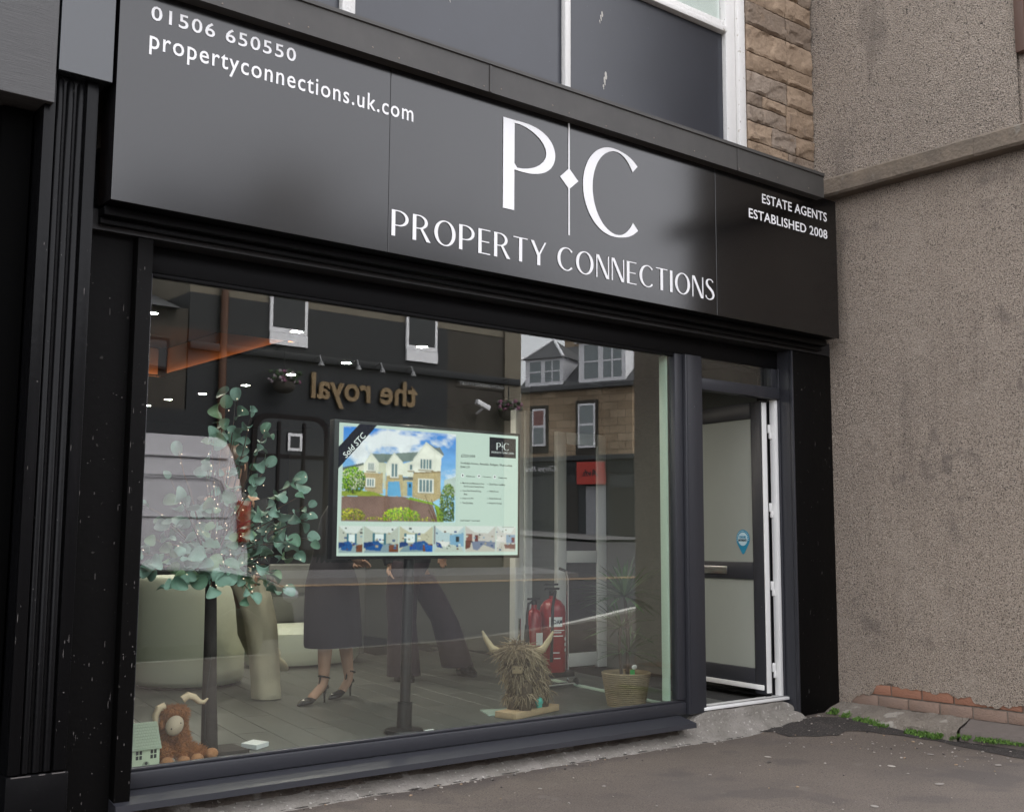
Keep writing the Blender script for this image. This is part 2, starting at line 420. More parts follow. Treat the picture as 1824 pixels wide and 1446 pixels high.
GP = [(17.0, -9.12), (22, -9.3), (27, -9.9), (32, -11.2), (37, -13.2)]
L_, R_ = ribbon(GP, [.34]*len(GP))
for i in range(len(GP)-1): m.poly([(q.x, q.y, road_z(q.y)+.006) for q in (L_[i], L_[i+1], R_[i+1], R_[i])])
struct("gutter", m, M['gutter'])

# dark tarmac repair in front of the door corner
pp = [(5.95, 4.905), (6.05, 4.75), (6.0, 4.62), (6.13, 4.50), (6.25, 4.42), (6.38, 4.46), (6.5, 4.36), (6.6, 4.18), (6.68, 4.02), (6.62, 3.78), (6.55, 3.5), (6.5, 3.1), (6.72, 3.0), (6.80, 3.3), (6.80, 3.6), (6.79, 4.0), (6.76, 4.4), (6.66, 4.72), (6.45, 4.86), (6.2, 4.90)]
fine = []
for i, (a, b) in enumerate(zip(pp, pp[1:]+pp[:1])):
    for k in range(6):
        q = k/6; x = a[0]+(b[0]-a[0])*q; y = a[1]+(b[1]-a[1])*q
        fine.append((x+.022*noise.noise(Vector((x*9, y*9, 1))), y+.022*noise.noise(Vector((x*9, y*9, 7)))))
m = MB(); cx_, cy_ = 6.45, 4.35
bm = m.bm
vs = [bm.verts.new((x, y, 0)) for x, y in fine]; es = [bm.edges.new((vs[i], vs[(i+1) % len(vs)])) for i in range(len(vs))]
bmesh.ops.triangle_fill(bm, edges=es, use_beauty=True)
bmesh.ops.subdivide_edges(bm, edges=[e for e in bm.edges if not e.is_boundary], cuts=3, use_grid_fill=True)
bmesh.ops.triangulate(bm, faces=bm.faces)
for v in bm.verts: v.co.z = pave_z(v.co.x, v.co.y)+.0035
struct("tarmac_patch", m, M['patch'], smooth=True)

# ================================================================== right-hand roughcast building
M['harl'] = pm("grey_brown_roughcast", (.315, .258, .205), .95, var=.4, vs=1.1, vcol=(.235, .195, .16), bump=1.6, bs=165, bd=2,
               speck=[(120, .50, (.395, .33, .265)), (130, .555, (.085, .068, .056)), (210, .60, (.55, .49, .42)), (105, .63, (.06, .05, .043))])
overlay(M['harl'], (1, 1, .16), 4.5, .54, .70, (.16, .13, .108), .3); overlay(M['harl'], (1, 1, 1), 1.7, .56, .70, (.43, .37, .305), .4); overlay(M['harl'], (1, 1, 1), 3.1, .62, .70, (.12, .10, .09), .5)
M['harltop'] = pm("dark_grey_roughcast", (.30, .25, .20), .95, var=.45, vs=1.2, vcol=(.15, .125, .105), bump=2.4, bs=110, bd=2,
                  speck=[(125, .50, (.38, .32, .26)), (135, .56, (.07, .058, .048)), (190, .60, (.48, .43, .38)), (75, .63, (.04, .034, .03))])
overlay(M['harltop'], (1, 1, .3), 3, .55, .7, (.10, .085, .075), .5)
M['ledge'] = pm("weathered_stone_ledge", (.150, .120, .090), .9, var=.6, vs=5, vcol=(.07, .06, .05), bump=.9, bs=45, speck=[(9, .66, (.16, .14, .115)), (50, .7, (.07, .06, .05))])
WX = 6.93
rb = thing("roughcast_building", "grey brown roughcast wall at right with a stone ledge and bare bricks at its foot", "building", (WX+.1, 4, 0))
ZB = [(5.0, .12), (4.79, .125), (4.74, .185), (4.62, .20), (4.585, .265), (4.50, .285), (4.36, .262), (4.30, .27), (4.16, .255), (4.06, .268), (3.99, .245), (3.90, .262), (3.88, .225), (3.72, .215), (3.66, .225), (3.58, .245), (3.42, .25), (3.25, .23), (3.14, .21)]
def zb(y):
    for (a, za), (b, zb_) in zip(ZB, ZB[1:]):
        if y >= b:
            q = (a-y)/(a-b); q = max(0, min(1, q)); return za+(zb_-za)*q+.016*noise.noise(Vector((y*24, 0, 0)))+.008*noise.noise(Vector((y*90, 2, 0)))
    return .21
def harl_sheet(y0, y1, bot, top, x, ny, nz, amp):
    P = []
    for j in range(nz+1):
        row = []
        for i in range(ny+1):
            y = y0+(y1-y0)*i/ny; b = bot(y) if callable(bot) else bot; z = b+(top-b)*(j/nz)
            d = amp*(noise.noise(Vector((y*2, z*2, 5)))+.5*noise.noise(Vector((y*9, z*9, 5))))+.0035*noise.noise(Vector((y*45, z*45, 2)))
            row.append((x-d, y, z))
        P.append(row)
    P.insert(0, [(x+.05, p[1], p[2]+.001) for p in P[0]])
    return P
m = MB().grid(harl_sheet(5.0, 3.14, zb, 3.76, WX, 130, 150, .006))
m.build("lower_wall", M['harl'], rb, smooth=True)
m = MB().grid(harl_sheet(5.0, 3.40, 3.86, 7.5, WX-.005, 100, 150, .008))
m.build("upper_wall", M['harltop'], rb, smooth=True)
m = MB().box(WX+.028, 12, 3.16, 9, -.1, 7.4)
m.build("wall_core", M['harl'], rb)
# ledge in three worn lengths
for i, (a, b) in enumerate(((4.86, 3.66), (3.658, 3.0))):
    P = []
    for k in range(13):
        y = a+(b-a)*k/12; j = lambda s: .006*noise.noise(Vector((y*7, s*3.1, i)))
        P.append([Vector((WX+.02, y, 3.735)), Vector((6.83+j(1), y, 3.735+j(2))), Vector((6.815+j(3), y, 3.75)), Vector((6.818+j(4), y, 3.855+j(5))), Vector((6.835+j(6), y, 3.872+j(7))), Vector((WX+.02, y, 3.90))])
    MB().rings(P).build("ledge", M['ledge'], rb, smooth=True)
# bare bricks
M['brick'] = pm("orange_brick", (.27, .128, .08), .9, var=.5, vs=9, vcol=(.25, .13, .085), bump=.7, bs=90)
M['brickdust'] = pm("dusty_brick", (.225, .155, .118), .92, var=.5, vs=9, vcol=(.19, .14, .115), bump=.7, bs=90)
M['mortar'] = pm("old_mortar", (.20, .17, .14), .95, var=.4, vs=12, bump=.6, bs=80)
def brick(y0, y1, z0, z1, mat, x=WX+.006):
    m = MB().box(x, x+.06, y0, y1, z0, z1, bev=.006, seg=2)
    for v in m.bm.verts: v.co += Vector((.004, .003, .003))*noise.noise(v.co*23)
    return m.build("brick", mat, rb, smooth=True)
box("mortar_bed", M['mortar'], rb, WX+.018, WX+.026, 3.15, 4.86, .05, .32)
y = 4.80
while y > 3.2:
    brick(y-.218, y, .125, .196, M['brickdust']); y -= .228
y = 4.70
for k in range(7):
    brick(y-.218, y, .205, .272, M['brick']); y -= .228
# brown timber window edge at the corner above
M['brown'] = pm("brown_timber", (.09, .05, .035), .6, bump=.2, bs=30)
box("window_frame", M['brown'], rb, WX-.03, WX+.05, 3.33, 3.395, 4.37, 6.2, bev=.006)

# concrete haunch along the wall foot and the riser below the shop window
def rough_strip(name, prof, ts, seed, amp=.012, mat=None):
    P = []
    for t in ts:
        row = []
        for k, (p) in enumerate(prof(t)):
            p = Vector(p); p += amp*Vector((noise.noise(p*14+Vector((seed, 0, 0))), noise.noise(p*14+Vector((0, seed, 0))), .7*noise.noise(p*14+Vector((0, 0, seed)))))
            row.append(p)
        P.append(row)
    return struct(name, MB().grid(P), mat or M['conc'], smooth=True)
def prof(y):
    xo = 6.70+.05*sstep(4.6-y, 0, .6)+.015*noise.noise(Vector((y*5, 0, 0)))
    return [(6.96, y, .128), (6.93, y, .128), (6.90-.02*noise.noise(Vector((y*8, 1, 0))), y, .118), (6.84, y, .098), (6.79, y, .08), (xo+.015, y, .06), (xo, y, pave_z(xo, y)-.02)]
M['haunch'] = pm("muddy_concrete", (.175, .152, .125), .95, var=.6, vs=7, vcol=(.08, .066, .054), bump=1.6, bs=55, speck=[(8, .60, (.27, .25, .215)), (50, .66, (.06, .052, .045)), (90, .68, (.33, .30, .27))])
rough_strip("concrete_haunch", prof, [4.90-.012*i for i in range(84)], 3, .02, M['haunch'])
def prof(y):
    return [(6.96, y, .126), (6.93, y, .122), (6.87, y, .095), (6.81, y, .075), (6.80, y, .06), (6.785, y, -.02)]
M['slab'] = pm("smooth_grey_slab", (.125, .105, .092), .9, var=.4, vs=4, bump=.4, bs=50)
rough_strip("kerb_slab", prof, [3.908-.03*i for i in range(30)], 9, .003, M['slab'])
def prof(x):
    n1 = .02*noise.noise(Vector((x*4, 3, 0)))+.012*noise.noise(Vector((x*13, 3, 0)))
    d = sstep(x, 5.4, 5.62)                      # the pale step below the door
    pil = sstep(x, 6.40, 6.52)
    top = .085+.075*d-.05*pil; yb = 4.96-.03*pil
    yo = 4.87+n1-.03*d+.02*pil
    zg = pave_z(x, yo)
    return [(x, 5.02, top+.01), (x, yb, top), (x, yb-.012, top-.02), (x, 4.93+n1*.5, top*.55+zg*.4), (x, yo+.045, zg+.034), (x, yo+.015, zg+.022), (x, yo, zg+.010), (x, yo-.03, zg-.012)]
top_prof = lambda x: prof(x)[:4]
def low_prof(x):
    p = prof(x); q = .5+.5*noise.noise(Vector((x*6, 5, 0)))
    a, b = Vector(p[3]), Vector(p[2]); s = a.lerp(b, max(0, q-.2)*.8)
    return [tuple(s+Vector((0, -.004, .0)))]+[(v[0], v[1]-.004, v[2]+.002) for v in p[4:]]
rough_strip("concrete_riser", top_prof, [1.2+.022*i for i in range(189)], 17, .009, M['riser'])
rough_strip("concrete_fillet", low_prof, [1.2+.016*i for i in range(330)], 23, .011)
rough_strip("door_step", top_prof, [5.336+.022*i for i in range(53)], 17, .009)
m = MB(); rk = random.Random(12)                     # broken dark line where the asphalt meets the concrete
for i in range(330):
    x = 2.0+i*.014; 
    
    e = prof(x)[6]; y = e[1]-.012+.012*noise.noise(Vector((x*11, 4, 0))); w_ = .0008+.010*max(0, noise.noise(Vector((x*2.6, 8, 0)))+.15)*(.6+.6*rk.random())
    e2 = prof(x+.014)[6]; y2 = e2[1]-.012+.012*noise.noise(Vector(((x+.014)*11, 4, 0)))
    m.poly([(x, y-w_, pave_z(x, y)+.004), (x+.0141, y2-w_, pave_z(x, y)+.004), (x+.0141, y2+w_, pave_z(x, y)+.007), (x, y+w_, pave_z(x, y)+.007)])
o = m.build("crack", M['patch'], None, fix=False); tag(o, kind='stuff')
# ================================================================== upper storey (sandstone)
M['stone'] = []
for i, c in enumerate([(.25, .18, .12), (.30, .22, .15), (.19, .145, .107), (.25, .20, .155)]):
    M['stone'].append(pm("rock_faced_sandstone", c, .92, var=.5, vs=7, vcol=(.17, .12, .08), bump=1.1, bs=40, speck=[(14, .66, (.20, .145, .10)), (90, .68, (.40, .30, .20))]))
ub = thing("sandstone_building", "sandstone upper storey with navy panels and white window frames over the shop sign", "building", (4, 5.2, 3.8))
box("wall_core", M['mortar'], ub, 1.0, WX+.02, 5.06, 5.5, 3.0, 7.0)
box("mortar_bed", M['mortar'], ub, 6.151, WX+.02, 4.985, 5.06, 3.6, 6.2)
def rock_stone(x0, x1, z0, z1, k):
    nx, nz = max(6, int((x1-x0)/.014)), max(6, int((z1-z0)/.014)); P = []; y0 = 4.972
    pr = .012+.006*noise.noise(Vector((x0*7, z0*7, 0)))
    for j in range(nz+1):
        row = []
        for i in range(nx+1):
            u, v = i/nx, j/nz; x = x0+(x1-x0)*u; z = z0+(z1-z0)*v
            e = min(u*(x1-x0), (1-u)*(x1-x0), v*(z1-z0), (1-v)*(z1-z0)); q = min(1, e/(.012+.012*abs(noise.noise(Vector((x*20, z*20, 1)))))); q = q*(2-q)
            c_ = noise.noise(Vector((x*4.5+k, z*8, k+4))); n_ = .006*(1 if c_ > .06 else (-1 if c_ < -.02 else (c_-.02)/.04))+noise.noise(Vector((x*7, z*7, k)))*.006+noise.noise(Vector((x*30, z*30, k)))*.004
            ex = .004*noise.noise(Vector((x*30, z*30, 9+k)))+.010*noise.noise(Vector((x*6, z*6, 3)))
            row.append((x+ex, y0-q*(pr+n_), z+ex))
        P.append(row)
    b = [(p[0], 5.0, p[2]) for p in P[0]]; t = [(p[0], 5.0, p[2]) for p in P[-1]]
    P = [b]+P+[t]; P = [[(r[0][0], 5.0, r[0][2])]+r+[(r[-1][0], 5.0, r[-1][2])] for r in P]
    MB().grid(P).build("stone", M['stone'][rs.randrange(4)], ub, smooth=True, ang=.5)
rs = random.Random(5); z = 3.70; k = 0
for hgt in [.17, .19, .15, .21, .16, .14, .20, .18, .15, .19, .17, .2]:
    cuts = sorted([6.155]+[6.155+.765*c for c in rs.choice([(.42,), (.60,), (.28, .66), (.35, .72), (.22, .58), (.3, .55, .8)])]+[6.925])
    for a, b in zip(cuts, cuts[1:]):
        if b-a < .30 and hgt > .165 and rs.random() < .45:
            s = z+hgt*rs.uniform(.42, .6); rock_stone(a+.004, b-.004, z+.004, s-.004, k); k += 1; rock_stone(a+.004, b-.004, s+.004, z+hgt-.004, k)
        else: rock_stone(a+.004, b-.004, z+.004, z+hgt-.004, k)
        k += 1
    z += hgt
M['droppings'] = pm("dried_white_splash", (.42, .40, .36), .8)
for x0, x1 in ((1.2, 2.878), (2.962, 4.453), (4.503, 5.968)):
    box("panel", M['navy'], ub, x0, x1, 5.035, 5.06, 3.72, 4.80)
for x0, x1 in ((2.88, 2.96), (4.455, 4.501)):
    box("mullion", M['oldwhite'], ub, x0, x1, 5.0, 5.058, 3.74, 6.2, bev=.006)
box("window_frame", M['oldwhite'], ub, 5.97, 6.07, 5.0, 5.058, 3.74, 6.2, bev=.006)
box("window_frame", M['oldwhite'], ub, 6.074, 6.15, 4.975, 5.058, 3.74, 6.2, bev=.005)
for x0, x1 in ((1.2, 2.878), (2.962, 4.453), (4.503, 5.968)):
    box("window_sill", M['oldwhite'], ub, x0, x1, 4.985, 5.056, 4.802, 4.842, bev=.006)
    f = box("sash", M['oldwhite'], ub, x0+.002, x1-.002, 5.02, 5.057, 4.844, 4.90, bev=.004)
    box("pane", M['glass'], f, x0+.02, x1-.02, 5.034, 5.04, 4.90, 6.0)
    box("curtain", M['white'], f, x0, x1, 5.052, 5.056, 4.90, 6.1)
for (px, pz, L_, w_) in ((4.83, 4.20, .10, .022), (4.80, 4.60, .07, .016), (3.62, 4.37, .07, .015)):
    m = MB()
    for q in range(7): 
        zz = pz-L_*q/6; m.ball((px+.006*math.sin(q*2.1)-.003*q, 5.034, zz), w_*(.55-.06*q+.1*(q % 2)), 8, (.8, .12, 1.5))
    m.build("splash", M['droppings'], ub)

# coping over the sign
cp = tag(MB().rings([[Vector((x, 4.632, 3.632)), Vector((x, 4.632, 3.782)), Vector((x, 4.622, 3.786)), Vector((x, 4.622, 3.806)), Vector((x, 4.70, 3.816)), Vector((x, 5.03, 3.85)), Vector((x, 5.03, 3.632))] for x in [1.585+(6.555-1.585)*i/8 for i in range(9)]]).build("coping", M['lead'], None),
         "dark grey coping strip running along the top of the shop sign", "coping")
sm = MB(); 
for i in range(20):
    sm.ball((1.85+i*.235+.07*math.sin(i*3.7), 4.632, 3.66+.012*math.sin(i*5)), .0048, 8, (1, .5, 1))
o = sm.build("screws", M['mortar'], cp, smooth=True); o['kind'] = 'stuff'
M['seam'] = M['blackclean']
for x in (3.58, 5.62): box("joint_strip", M['lead'], cp, x, x+.012, 4.627, 4.631, 3.633, 3.781)

# ================================================================== shop sign
sg = thing("shop_sign", "long satin black shop sign reading Property Connections over the window", "sign", (4.2, 4.78, 2.665))
for a, b in ((1.612, 2.997), (2.9995, 5.479), (5.482, 6.785)):
    box("sign_panel", M['sign'], sg, a, b, 4.700, 4.712, 2.668, 3.664, bev=.0015, seg=1)
box("sign_case", M['blackclean'], sg, 1.614, 6.783, 4.714, 4.87, 2.672, 3.66)
YS = 4.6985
split_letters(text_bm("01506 650550", 1.748, 2.458, 3.507, 3.573, YS, bold=.010, space=1.14), M['white'], sg)
split_letters(text_bm("propertyconnections.uk.com", 1.746, 3.137, 3.347, 3.461, YS, bold=.006, space=1.13), M['white'], sg)
split_letters(text_bm("ESTATE AGENTS", 5.953, 6.672, 3.494, 3.560, YS, bold=.008, space=1.04), M['white'], sg)
split_letters(text_bm("ESTABLISHED 2008", 5.812, 6.673, 3.369, 3.434, YS, bold=.008, space=1.04), M['white'], sg)
def big_P():
    g = Glyphs(); T, t = .160, .030
    g.rect(0, T, 0, 1)
    g.rect(T, .20, 1-t, 1)
    # bowl: thin at the top, heavy on the right, thin again where it meets the stem low down
    path = []; ws = []
    for i in range(45):
        a = rad(90-180*i/44); sx = .50 if a > 0 else .50
        x = .20+sx*max(0, math.cos(a))**.92 if True else 0
        y = .725+.262*math.sin(a); path.append((x, y)); ws.append(t+.105*max(0, math.cos(a-.0))**1.3)
    g.stroke(path, ws)
    g.quad((T, .452), (.20, .449), (.20, .478), (T, .520))
    return g
big_P().mesh(3.729, 4.106, 3.036, 3.550, YS).build("letter_p", M['white'], sg)
g = Glyphs(); path = []; ws = []
for i in range(61):
    a = rad(43+(317-43)*i/60); path.append((.46+.46*math.cos(a), .5+.5*math.sin(a)))
    ws.append(.028+.125*max(0, -math.cos(a))**1.25+.20*max(0, math.cos(a)-.2)**1.3)
g.stroke(path, ws)
g.mesh(4.321, 4.768, 3.020, 3.558, YS).build("letter_c", M['white'], sg)
m = MB().box(4.2075, 4.2175, YS-.002, YS, 2.967, 3.628)
m.poly([(4.144, YS, 3.298), (4.2125, YS, 3.237), (4.284, YS, 3.298), (4.2125, YS, 3.360)], (0, -.0022, 0))
m.build("divider", M['white'], sg)
gg = Glyphs(); L1 = gg.word("PROPERTY CONNECTIONS", .135)
gg.letters(3.016, 5.452, 2.757, 2.892, YS, M['white'], sg)

# ================================================================== shop front
sf = thing("shop_facade", "black shop front with anthracite framed display window and open door", "shop front", (4.2, 5.0, .17))
# beam and soffit mouldings
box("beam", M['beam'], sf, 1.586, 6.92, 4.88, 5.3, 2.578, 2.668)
box("moulding", M['blackclean'], sf, 1.62, 6.78, 4.80, 4.878, 2.628, 2.6675, bev=.004)
box("moulding", M['blackclean'], sf, 1.62, 6.78, 4.845, 4.877, 2.598, 2.626, bev=.004)
box("pilaster", M['black'], sf, 6.478, 6.925, 4.88, 5.2, .05, 2.574, bev=.004)
box("corner_bead", M['anth'], sf, 6.468, 6.482, 4.876, 4.90, .06, 2.572, bev=.003)
box("reveal", M['anth'], sf, 6.470, 6.477, 4.903, 5.10, .10, 2.574)
box("post", M['black'], sf, 1.803, 1.874, 4.88, 5.05, .06, 2.575, bev=.005)
box("side_panel", M['black'], sf, 1.56, 1.80, 4.93, 5.2, -.05, 2.70)
# window frame
FY0, FY1 = 4.985, 5.045
def bar(name, x0, x1, z0, z1, y0=FY0, y1=FY1, bev=.008, mat='anth'): return box(name, M[mat], sf, x0, x1, y0, y1, z0, z1, bev=bev)
bar("frame_head", 1.875, 6.469, 2.452, 2.577, y0=5.0, mat='blackclean')  # anthracite frame made black here, shade under the beam put into its colour
bar("frame_bottom", 1.876, 5.4625, .158, .232)
bar("frame_side", 1.876, 1.918, .233, 2.451)
bar("frame_side", 5.388, 5.462, .2475, 2.451)
bar("mullion", 5.464, 5.628, .155, 2.451, y0=4.962)
bar("glazing_bead", 5.478, 5.485, .20, 2.45, y0=4.958, y1=4.963, bev=.002)
bar("glazing_bead", 1.876, 5.46, .233, .246, y0=4.995, y1=5.03, bev=.004); bar("glazing_bead", 1.919, 5.387, 2.432, 2.4515, y0=4.995, y1=5.03, bev=.004, mat='blackclean')  # top bead black like the head, shade put into its colour
m = MB().poly([(1.80, 5.0, .156), (1.80, 4.985, .156), (1.80, 4.845, .128), (1.80, 4.842, .100), (1.80, 4.858, .098), (1.80, 5.0, .09)], (3.595, 0, 0))
m.build("window_sill", M['anth'], sf)
pane = box("glass_pane", M['glass'], sf, 1.90, 5.395, 5.012, 5.018, .236, 2.44)
# white inner frame
inn = [(1.915, 1.93, .236, 2.44), (5.372, 5.386, .236, 2.44)]
for x0, x1, z0, z1 in inn: bar("inner_liner", x0, x1, z0, z1, y0=5.048, y1=5.11, bev=.002, mat='upvcin')
bar("inner_liner", 1.93, 5.372, .19, .226, y0=5.048, y1=5.075, bev=.002, mat='upvcin')
M['rebate'] = pm('grey_rebate', (.25, .24, .22), .6)
# door frame, fanlight
bar("transom", 5.63, 6.454, 2.232, 2.312, y0=4.972)
bar("frame_side", 6.456, 6.469, .17, 2.451)
bar("fanlight_frame", 5.63, 5.655, 2.314, 2.450, y0=5.0, bev=.003); bar("fanlight_frame", 6.40, 6.454, 2.314, 2.450, y0=5.0, bev=.003)
box("fanlight_pane", M['glass'], sf, 5.65, 6.41, 5.014, 5.018, 2.312, 2.452)
box("frame_liner", M['upvc'], sf, 6.424, 6.455, 4.998, 5.046, .19, 2.231, bev=.003)
box("frame_rebate", M['rebate'], sf, 6.402, 6.455, 5.09, 5.12, .19, 2.231)
box("threshold", M['upvc'], sf, 5.60, 6.468, 4.958, 5.07, .168, .188, bev=.004)
box("threshold_strip", M['steel'], sf, 5.60, 6.468, 4.975, 4.988, .1885, .193, bev=.002)
# the door leaf, swung inwards about its right-hand edge
M['frost'] = pm("frosted_panel", (.30, .32, .285), .5, var=.12, vs=1.2)
dth = rad(-6.7); DM = Matrix.Translation((6.335, 5.052, .2)) @ Matrix.Rotation(dth, 4, 'Z')
def db(name, mat, y0, y1, z0, z1, x0=0, x1=.062, bev=.006, parent=None):
    return MB().box(x0, x1, y0, y1, z0, z1, bev=bev).build(name, M[mat], parent or sf, bev > 0, xf=DM)
door = db("door", 'anth', .0, .105, .0, 2.02)                         # hinge stile
db("door_rail", 'anth', .106, .72, 1.905, 2.02, parent=door); db("door_rail", 'anth', .106, .72, .775, .895, parent=door); db("door_rail", 'anth', .106, .72, .03, .165, parent=door)
db("door_stile", 'anth', .722, .82, .0, 2.02, parent=door)
db("door_panel", 'frost', .10, .725, .894, 1.906, .018, .04, 0, door); db("door_panel", 'frost', .10, .725, .166, .776, .018, .04, 0, door)
db("door_edge", 'upvc', -.010, -.0005, .01, 2.01, .004, .046, .003, door)
db("door_foot", 'upvc', .012, .80, .028, .062, -.014, -.001, .004, door)
db("foot_seal", 'blackclean', .0, .82, -.012, -.001, .0, .05, .0, door)
db("letter_plate", 'steel', .36, .66, .805, .862, -.010, -.001, .004, door)
for zc in (1.85, 1.30, .76, .205):
    MB().box(6.392, 6.418, 5.030, 5.044, zc+.145, zc+.205, bev=.002).box(6.404, 6.423, 5.028, 5.042, zc+.105, zc+.15, bev=.002).build("hinge", M['upvc'], sf, True)
# map-pin sticker on the door panel
M['cyan'] = pm("cyan_vinyl", (.012, .24, .40), .4); M['palecyan'] = pm("pale_vinyl", (.50, .68, .74), .4); M['inkdark'] = pm("dark_ink", (.02, .04, .06), .5)
st = thing("sticker", "cyan map pin sticker reading Choose Bathgate on the frosted door panel", "sticker", (6.35, 5.25, 1.2))
def flatdoor(pts2, x, mat, name, parent):
    m = MB().poly([(x, a, b) for a, b in pts2], (.0015, 0, 0)); return m.build(name, mat, parent, xf=DM)
yc, zc, R_ = .215, 1.055, .066
pin = [(yc+R_*math.cos(a), zc+R_*math.sin(a)) for a in [rad(-38+256*i/40) for i in range(41)]]+[(yc-.012, zc-.100), (yc, zc-.108), (yc+.012, zc-.100)]
flatdoor(pin, .0155, M['cyan'], "pin_shape", st)
flatdoor([(yc+.047*math.cos(2*PI*i/32), zc+.047*math.sin(2*PI*i/32)) for i in range(32)], .0135, M['palecyan'], "pin_disc", st)
for body, dz, mt, w_ in (("CHOOSE", .014, 'cyan', .032), ("BATHGATE", -.008, 'inkdark', .040)):
    me = text_bm(body, -w_, w_, dz-.008, dz+.009, 0, depth=.001, bold=.03)
    me.transform(DM @ Matrix.Translation((.0125, yc, zc)) @ Matrix.Rotation(-PI/2, 4, 'Z')); link("lettering", me, M[mt], st)
for ang in list(range(-10, 200, 14)):
    a = rad(ang); c = (yc+.0565*math.cos(a), zc+.0565*math.sin(a))
    flatdoor([(c[0]-.003, c[1]-.003), (c[0]+.003, c[1]-.003), (c[0]+.003, c[1]+.003), (c[0]-.003, c[1]+.003)], .0132, M['palecyan'], "rim_mark", st)

# ================================================================== neighbouring shop at the left
nb = thing("neighbour_shop", "black fluted pilaster and grey fascia of the neighbouring shop at left", "shop front", (1.3, 4.9, 0))
M['fascia'] = pm("brushed_grey_fascia", (.055, .054, .053), .45, spec=.5, var=.5, vs=18, vcol=(.03, .03, .03), stretch=(.25, 1, 6), bump=.15, bs=60)
M['console'] = pm("glossy_dark_console", (.020, .024, .028), .22, spec=.8)
M['gloss'] = pm("glossy_black_paint", (.0032, .0032, .0036), .30, spec=.14, bump=.1, bs=25, speck=[(60, .75, (.10, .095, .09))])
box("fascia", M['fascia'], nb, -2.5, 1.367, 4.72, 4.9, 3.036, 4.3, bev=.002, seg=1)
box("console", M['console'], nb, 1.376, 1.600, 4.715, 4.93, 3.182, 4.3, bev=.002, seg=1)
box("pilaster", M['gloss'], nb, 1.335, 1.558, 4.775, 4.96, .322, 3.18)
box("pilaster_edge", M['gloss'], nb, 1.335, 1.382, 4.752, 4.774, .322, 3.178, bev=.004)
box("pilaster_edge", M['gloss'], nb, 1.508, 1.558, 4.752, 4.774, .322, 3.178, bev=.004)
for xc in (1.402, 1.445, 1.488):
    MB().tube([(xc, 4.774, .324), (xc, 4.774, 3.155), (xc, 4.776, 3.17)], [.0165, .0165, .008], 14).build("flute", M['gloss'], nb, True)
box("plinth", M['gloss'], nb, 1.328, 1.565, 4.742, 4.96, -.02, .318, bev=.003)
box("jamb", M['void'], nb, 1.20, 1.325, 4.86, 5.3, -.02, 3.03, bev=.006)
box("opening_shade", M['void'], nb, -2.5, 1.198, 5.1, 5.3, -.05, 3.05)  # black sheet in place of the unlit opening next door
box("wall_core", M['blackclean'], nb, -2.5, 1.60, 5.0, 5.3, 3.0, 6.0)
for k in range(8):
    MB().box(1.562, 1.604, 4.94, 5.0, 2.665+k*.072, 2.730+k*.072, bev=.004).build("brick", M['brick'], nb, True)

# chips and scuffs in the black paint
M['chip_paint'] = pm("chipped_paint", (.11, .10, .095), .8)
rk = random.Random(9); ms = {}
for i in range(150):
    z = .05+2.4*rk.random()**1.6; r = rk.random()
    if r < .35: x, y, par = rk.uniform(1.60, 1.79), 4.9292, sf
    elif r < .55: x, y, par = rk.uniform(1.808, 1.87), 4.8792, sf
    elif r < .70: x, y, par = rk.uniform(6.50, 6.90), 4.8792, sf
    elif r < .85: x, y, par = rk.choice([rk.uniform(1.337, 1.38), rk.uniform(1.51, 1.556)]), 4.7512, nb
    else: x, y, par = rk.choice([1.337, 1.557, 1.808, 1.872])+rk.uniform(-.001, .001), (4.7512 if x < 1.6 else 4.8792), None
    if par is None: par = nb if x < 1.6 else sf
    if par is nb and y < 4.8 and z < .33: continue
    m = ms.setdefault(par.name, (par, MB()))[1]; n_ = rk.randint(4, 6); a0 = rk.uniform(0, 6); w_, h_ = rk.choice([(.0012, .004), (.002, .010), (.003, .003), (.0015, .02), (.004, .002)])
    m.poly([(x+w_*math.cos(a0+6.283*k/n_)*rk.uniform(.5, 1.2), y, z+h_*math.sin(a0+6.283*k/n_)*rk.uniform(.5, 1.2)) for k in range(n_)])
for par, m in ms.values():
    o = m.build("paint_chips", M['chip_paint'], par, fix=False); o['kind'] = 'stuff'
for a, b in ((1.345, 1.42), (1.45, 1.475), (1.50, 1.552)): box("plinth_edge", M['chip_paint'], nb, a, b, 4.7405, 4.7415, .314, .3185)

# ================================================================== across the street: the pub
M['pubnavy'] = pm("pub_navy_render", (.0055, .0062, .0095), .6, var=.2, vs=1.5); M['pubbeige'] = pm("beige_render", (.17, .145, .11), .85, var=.3, vs=1)
M['slate'] = pm("grey_roof_slate", (.075, .075, .08), .6, var=.4, vs=3); M['gold'] = pm("gold_lettering", (.25, .165, .08), .5); M['oldstone'] = pm("dark_street_stone", (.05, .042, .035), .9, var=.5, vs=2)
M['pwhite'] = pm("white_window_frame", (.82, .81, .84), .5); M['pglass'] = pm("dark_window_pane", (.02, .021, .023), .06, spec=.5); M['rust'] = pm("rust_brown_pipe", (.09, .035, .017), .6)
PY = -11.0
pub = thing("pub_building", "navy two storey pub across the street with gold lettering, seen reflected in the window", "building", (13, PY, .5))
def pb(name, mat, x0, x1, y0, y1, z0, z1, parent=pub, bev=0): return box(name, M[mat], parent, x0, x1, PY+y0, PY+y1, z0, z1, bev=bev)
pb("lower_wall", 'pubnavy', 8.85, 15.1, -7, 0, -.2, 6.05); pb("lower_wall", 'oldstone', 15.1, 17.2, -7, -.004, -.2, 6.03)
pb("upper_wall", 'pubbeige', 8.85, 17.2, -7, -.02, 6.05, 6.9)
MB().poly([(8.7, PY+.25, 6.85), (8.7, PY-3.4, 8.9), (8.7, PY-7.2, 6.85)], (8.7, 0, 0)).build("roof", M['slate'], pub)
